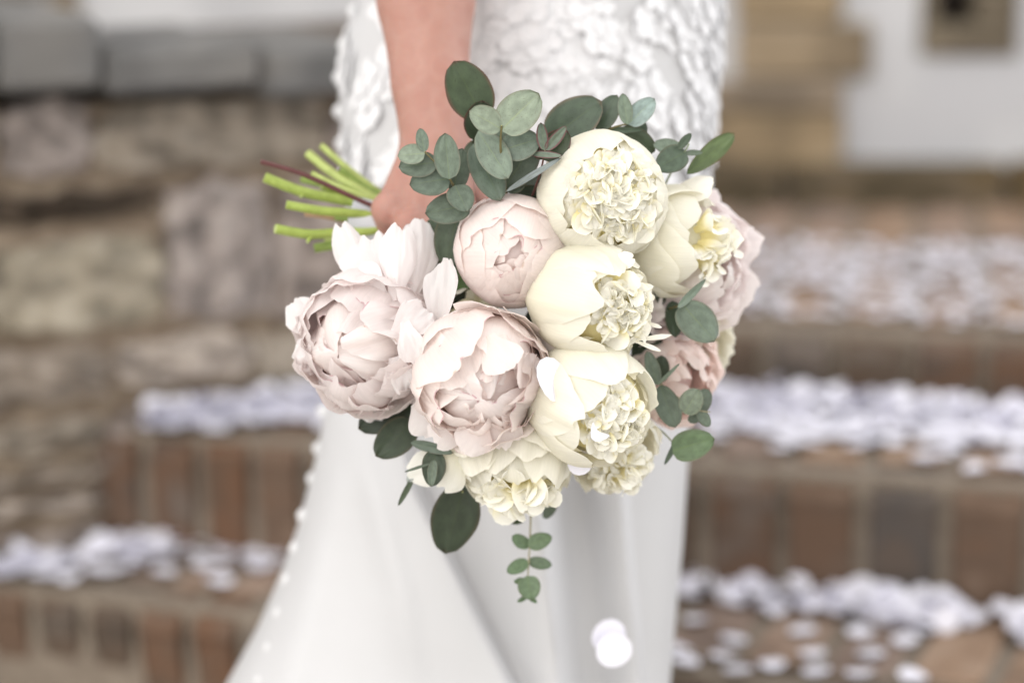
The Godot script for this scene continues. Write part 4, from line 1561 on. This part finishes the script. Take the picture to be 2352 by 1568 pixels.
	leaf(s, bq, 950, 970, 862, 1048, 84, 1.806, 1.80, DEEP.lerp(DARK, 0.3), {"ovate": 0.8})
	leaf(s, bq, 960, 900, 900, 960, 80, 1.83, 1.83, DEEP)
	leaf(s, bq, 943, 1016, 1042, 1040, 26, 1.79, 1.775, GREY, {"roll": 0.4})
	leaf(s, bq, 1000, 1034, 990, 1118, 58, 1.785, 1.775, GREY.darkened(0.3), {"ovate": 0.85, "fold": 0.15})
	leaf(s, bq, 996, 1056, 991, 1118, 24, 1.777, 1.768, GREY, {"fold": 0.3})
	leaf(s, bq, 988, 1064, 928, 1084, 7, 1.775, 1.77, GREY)
	leaf(s, bq, 952, 1092, 914, 1162, 14, 1.80, 1.80, DARK)
	leaf(s, bq, 975, 1036, 935, 1110, 26, 1.80, 1.80, Color(0.42, 0.46, 0.44))

	s = sprig(bq, 1065, 1110, 1.82, "large dark leaf hanging alone below the flowers at the left")
	twig(s, bq, [[1090, 1060, 1.85], [1072, 1100, 1.825], [1062, 1130, 1.815]], 3.6, 2.4, TWIG)
	leaf(s, bq, 1066, 1112, 1022, 1272, 112, 1.815, 1.825, DEEP.lerp(DARK, 0.15), {"ovate": 0.88, "fold": 0.08})

	s = sprig(bq, 1218, 1190, 1.83, "slender eucalyptus tip hanging below the bouquet")
	twig(s, bq, [[1220, 1100, 1.85], [1219, 1190, 1.835], [1215, 1280, 1.835], [1210, 1360, 1.835]], 3.0, 1.6, Color(0.30, 0.27, 0.17))
	var K := Color(0.135, 0.20, 0.11)
	leaf(s, bq, 1206, 1186, 1170, 1198, 26, 1.84, 1.84, DARK)
	leaf(s, bq, 1248, 1190, 1280, 1150, 26, 1.85, 1.85, GREY)
	leaf(s, bq, 1216, 1256, 1176, 1230, 32, 1.835, 1.83, K)
	leaf(s, bq, 1212, 1252, 1268, 1232, 40, 1.832, 1.83, K, {"ovate": 0.8})
	leaf(s, bq, 1214, 1288, 1164, 1314, 34, 1.835, 1.83, K)
	leaf(s, bq, 1212, 1288, 1268, 1298, 30, 1.838, 1.838, K.lerp(GREY, 0.4))
	leaf(s, bq, 1211, 1322, 1222, 1378, 54, 1.832, 1.828, K, {"ovate": 0.8})
	leaf(s, bq, 1208, 1332, 1180, 1336, 16, 1.835, 1.83, K)
	leaf(s, bq, 1212, 1368, 1188, 1382, 12, 1.835, 1.83, K)
	leaf(s, bq, 1212, 1368, 1234, 1384, 12, 1.835, 1.83, K)

func build_stems(bq: Node3D) -> void:
	var green := Color(0.334, 0.426, 0.092)
	var lime := Color(0.426, 0.502, 0.159)
	var olive := Color(0.222, 0.307, 0.065)
	var wine := Color(0.112, 0.033, 0.033)
	# [points (right to left), thickness, colour]: from the flowers through the grip to the cut ends
	var list := [
		[[[1060, 600, 1.85], [930, 500, 1.868], [820, 466, 1.875], [700, 442, 1.865], [607, 407, 1.86]], 14, green],
		[[[1100, 640, 1.86], [940, 520, 1.86], [850, 494, 1.86], [740, 484, 1.85], [657, 470, 1.845]], 12, green],
		[[[1150, 700, 1.87], [950, 540, 1.86], [800, 534, 1.86], [710, 538, 1.85], [632, 525, 1.84]], 13, green],
		[[[1000, 640, 1.87], [900, 552, 1.868], [790, 560, 1.87], [722, 570, 1.87]], 13, olive],
		[[[1150, 640, 1.88], [950, 500, 1.884], [860, 455, 1.89], [770, 402, 1.90], [707, 352, 1.91]], 12, lime],
		[[[1200, 700, 1.89], [960, 498, 1.894], [880, 448, 1.90], [800, 388, 1.905], [738, 334, 1.91]], 9, lime],
		[[[1100, 620, 1.89], [930, 505, 1.888], [830, 452, 1.89], [760, 430, 1.90], [690, 412, 1.90]], 9, olive],
		[[[1250, 720, 1.88], [960, 540, 1.88], [840, 520, 1.882], [760, 500, 1.885], [700, 492, 1.89]], 6, Color(0.36, 0.22, 0.12)],
		[[[1160, 600, 1.87], [940, 490, 1.862], [860, 474, 1.856], [700, 402, 1.845], [598, 371, 1.84]], 6.5, wine],
		[[[1120, 600, 1.87], [940, 480, 1.88], [870, 462, 1.872], [790, 434, 1.87], [715, 398, 1.87]], 8, lime],
		[[[1200, 660, 1.87], [950, 530, 1.872], [830, 505, 1.876], [770, 498, 1.88]], 10, olive],
		[[[1180, 620, 1.88], [950, 488, 1.876], [870, 470, 1.88], [800, 446, 1.885], [738, 428, 1.88]], 10, green],
		[[[1180, 680, 1.89], [950, 545, 1.89], [850, 540, 1.892], [770, 548, 1.895], [745, 552, 1.895]], 11, lime],
		[[[1180, 620, 1.89], [955, 486, 1.89], [890, 455, 1.895], [830, 425, 1.90], [782, 388, 1.90]], 10, olive],
	]
	for e in list:
		cut_stem(bq, e[0], e[1], e[1] * 0.92, e[2])
	# little side stubs on two of the stems
	cut_stem(bq, [[715, 540, 1.85], [706, 556, 1.845]], 7, 4, green)
	cut_stem(bq, [[700, 440, 1.865], [690, 452, 1.86]], 6, 4, green)
	# white ribbon round the stems
	var g := Geo.new()
	var w := []
	for k in 6:
		w.append(P(lerpf(805, 1040, k / 5.0), lerpf(496, 560, k / 5.0), 1.873) - bq.position)
	tube(g, w, [0.0165, 0.0170, 0.0172, 0.0174, 0.0176, 0.0178], Color.WHITE, 20)
	obj("ribbon", g.mesh(), M.ribbon, bq)

# ------------------------------------------------------------------ confetti
func paper(c: Vector3, n: Vector3, r: float, bend: float, label: String, group: String) -> void:
	var g := Geo.new()
	disc(g, Vector3.ZERO, n.normalized(), r, bend, rnd(0, TAU))
	var o := obj("confetti_piece", g.mesh(), M.paper, self, c)
	tag(o, label, "confetti", group)

func build_confetti() -> void:
	# scraps caught on the flowers and the gown
	paper(P(1264, 872, 1.722), V(0.80, 0.22, 0.62), 0.0165, 0.15, "pale lilac paper round lodged between the blush and the cream peony", "")
	paper(P(1332, 1062, 1.775), V(0.1, -0.1, 1), 0.0095, 0.2, "white paper round under the long cream petal at the lower right", "")
	paper(P(1368, 1000, 1.706), V(0.6, 0.7, 0.5), 0.0075, 0.9, "small folded paper scrap in the middle of the lower cream peony", "")
	paper(P(1397, 1458, 1.945), V(0.25, -0.35, 1), 0.0145, 0.15, "upper of two white paper rounds stuck on the skirt", "")
	paper(P(1410, 1492, 1.940), V(0.15, -0.25, 1), 0.0148, 0.15, "lower of two white paper rounds stuck on the skirt", "")
	# single pieces on the nearest tread, right of the gown
	var spots := [[1960, 1538], [1793, 1558], [1984, 1594], [2126, 1594], [2100, 1540], [1886, 1622], [1802, 1632], [1994, 1634], [2100, 1642], [2230, 1650], [1702, 1512], [1672, 1612], [1770, 1600], [1655, 1585], [2165, 1515], [2255, 1535], [2210, 1560]]
	for s in spots:
		var c := W(s[0] * 0.9408, s[1] * 0.9408, Y0 + 0.004)
		paper(c, Vector3(rnd(-0.15, 0.15), 1, rnd(-0.15, 0.15)), rnd(0.0135, 0.0155), rnd(-0.1, 0.2), "round white paper confetti piece lying on the lowest tread right of the gown", "confetti on the lowest tread")
	# pieces leaning on the risers
	for s in [[2140, 1470], [2310, 1510], [1765, 1420], [1835, 1430], [1890, 1425]]:
		var c := W(s[0] * 0.9408, s[1] * 0.9408, Y0 + 0.016)
		paper(c, Vector3(rnd(-0.3, 0.1), 0.3, 1), 0.015, 0.1, "white paper confetti round standing up against the brick riser right of the gown", "confetti standing on the lowest tread")
	# scattered and heaped pieces on every tread: nearer the riser, the thicker they lie
	for i in 3:
		var a: Vector3 = edges[i][0]
		var d: Vector3 = edges[i][1]
		var len: float = edges[i][2]
		var y: float = edges[i][3]
		var back := Vector3(d.z, 0, -d.x)
		var depth: float = [0.85, 0.29, 0.27][i]
		var g := Geo.new()
		var singles := 0
		for k in [2600, 2300, 1500][i]:
			var x := rnd(0.0, len)
			var wx := a.x + d.x * x
			var f := pow(rng.randf(), 0.24 if i > 0 else 0.9)
			if i == 2 and wx > 0.05:
				f = 1.0 - 0.16 * pow(rng.randf(), 1.5)
				if rng.randf() < 0.45:
					continue
			var clump := nz.get_noise_2d(x * 420.0, i * 90.0 + f * 60.0)
			if clump < -0.55 + (0.2 if i == 2 and wx > 0.05 else 0.0):
				continue
			var pile := 0.0
			if i > 0:
				pile = sst(0.72, 1.0, f) * (0.020 + 0.014 * clump) * rng.randf()
			var dep: float = depth
			var hit := (wall_org + wall_n * 0.03 - a - d * x).dot(wall_n) / back.dot(wall_n)
			if wx < -0.1 and hit < depth:
				if hit < 0.02:
					continue
				dep = hit
				pile = maxf(pile, sst(0.6, 1.0, f) * 0.02 * rng.randf())
			if i == 0:
				f = 0.05 + 0.62 * f
			var c := a + d * x + back * (dep * f - 0.01) + Vector3.UP * (0.006 + pile + rnd(0, 0.004))
			c.y = maxf(c.y, y + 0.004)
			var tilt := 0.12 + 0.42 * sst(0.6, 1.0, f)
			var n := Vector3(rnd(-tilt, tilt), 1, rnd(-tilt, tilt)).normalized()
			if f < 0.62 and singles < 70 and i > 0:
				singles += 1
				var where: String = ["", "middle", "lowest"][i]
				var side := "left" if wx < 0 else "right"
				paper(c, n, rnd(0.013, 0.0155), rnd(-0.2, 0.3), "white paper confetti piece near the edge of the %s tread %s of the gown" % [where, side], "confetti near the edge of the %s tread on the %s" % [where, side])
			else:
				disc(g, c, n, rnd(0.012, 0.0150) * (0.62 if i == 0 else 1.0), rnd(-0.3, 0.5), rnd(0, TAU))
		var o := obj("confetti_drift", g.mesh(), M.paper, self)
		tag(o, ["white confetti spread thickly over the landing before the building", "white confetti heaped at the back of the middle tread", "white confetti heaped at the back of the lowest tread"][i], "confetti")
		o.set_meta("kind", "stuff")
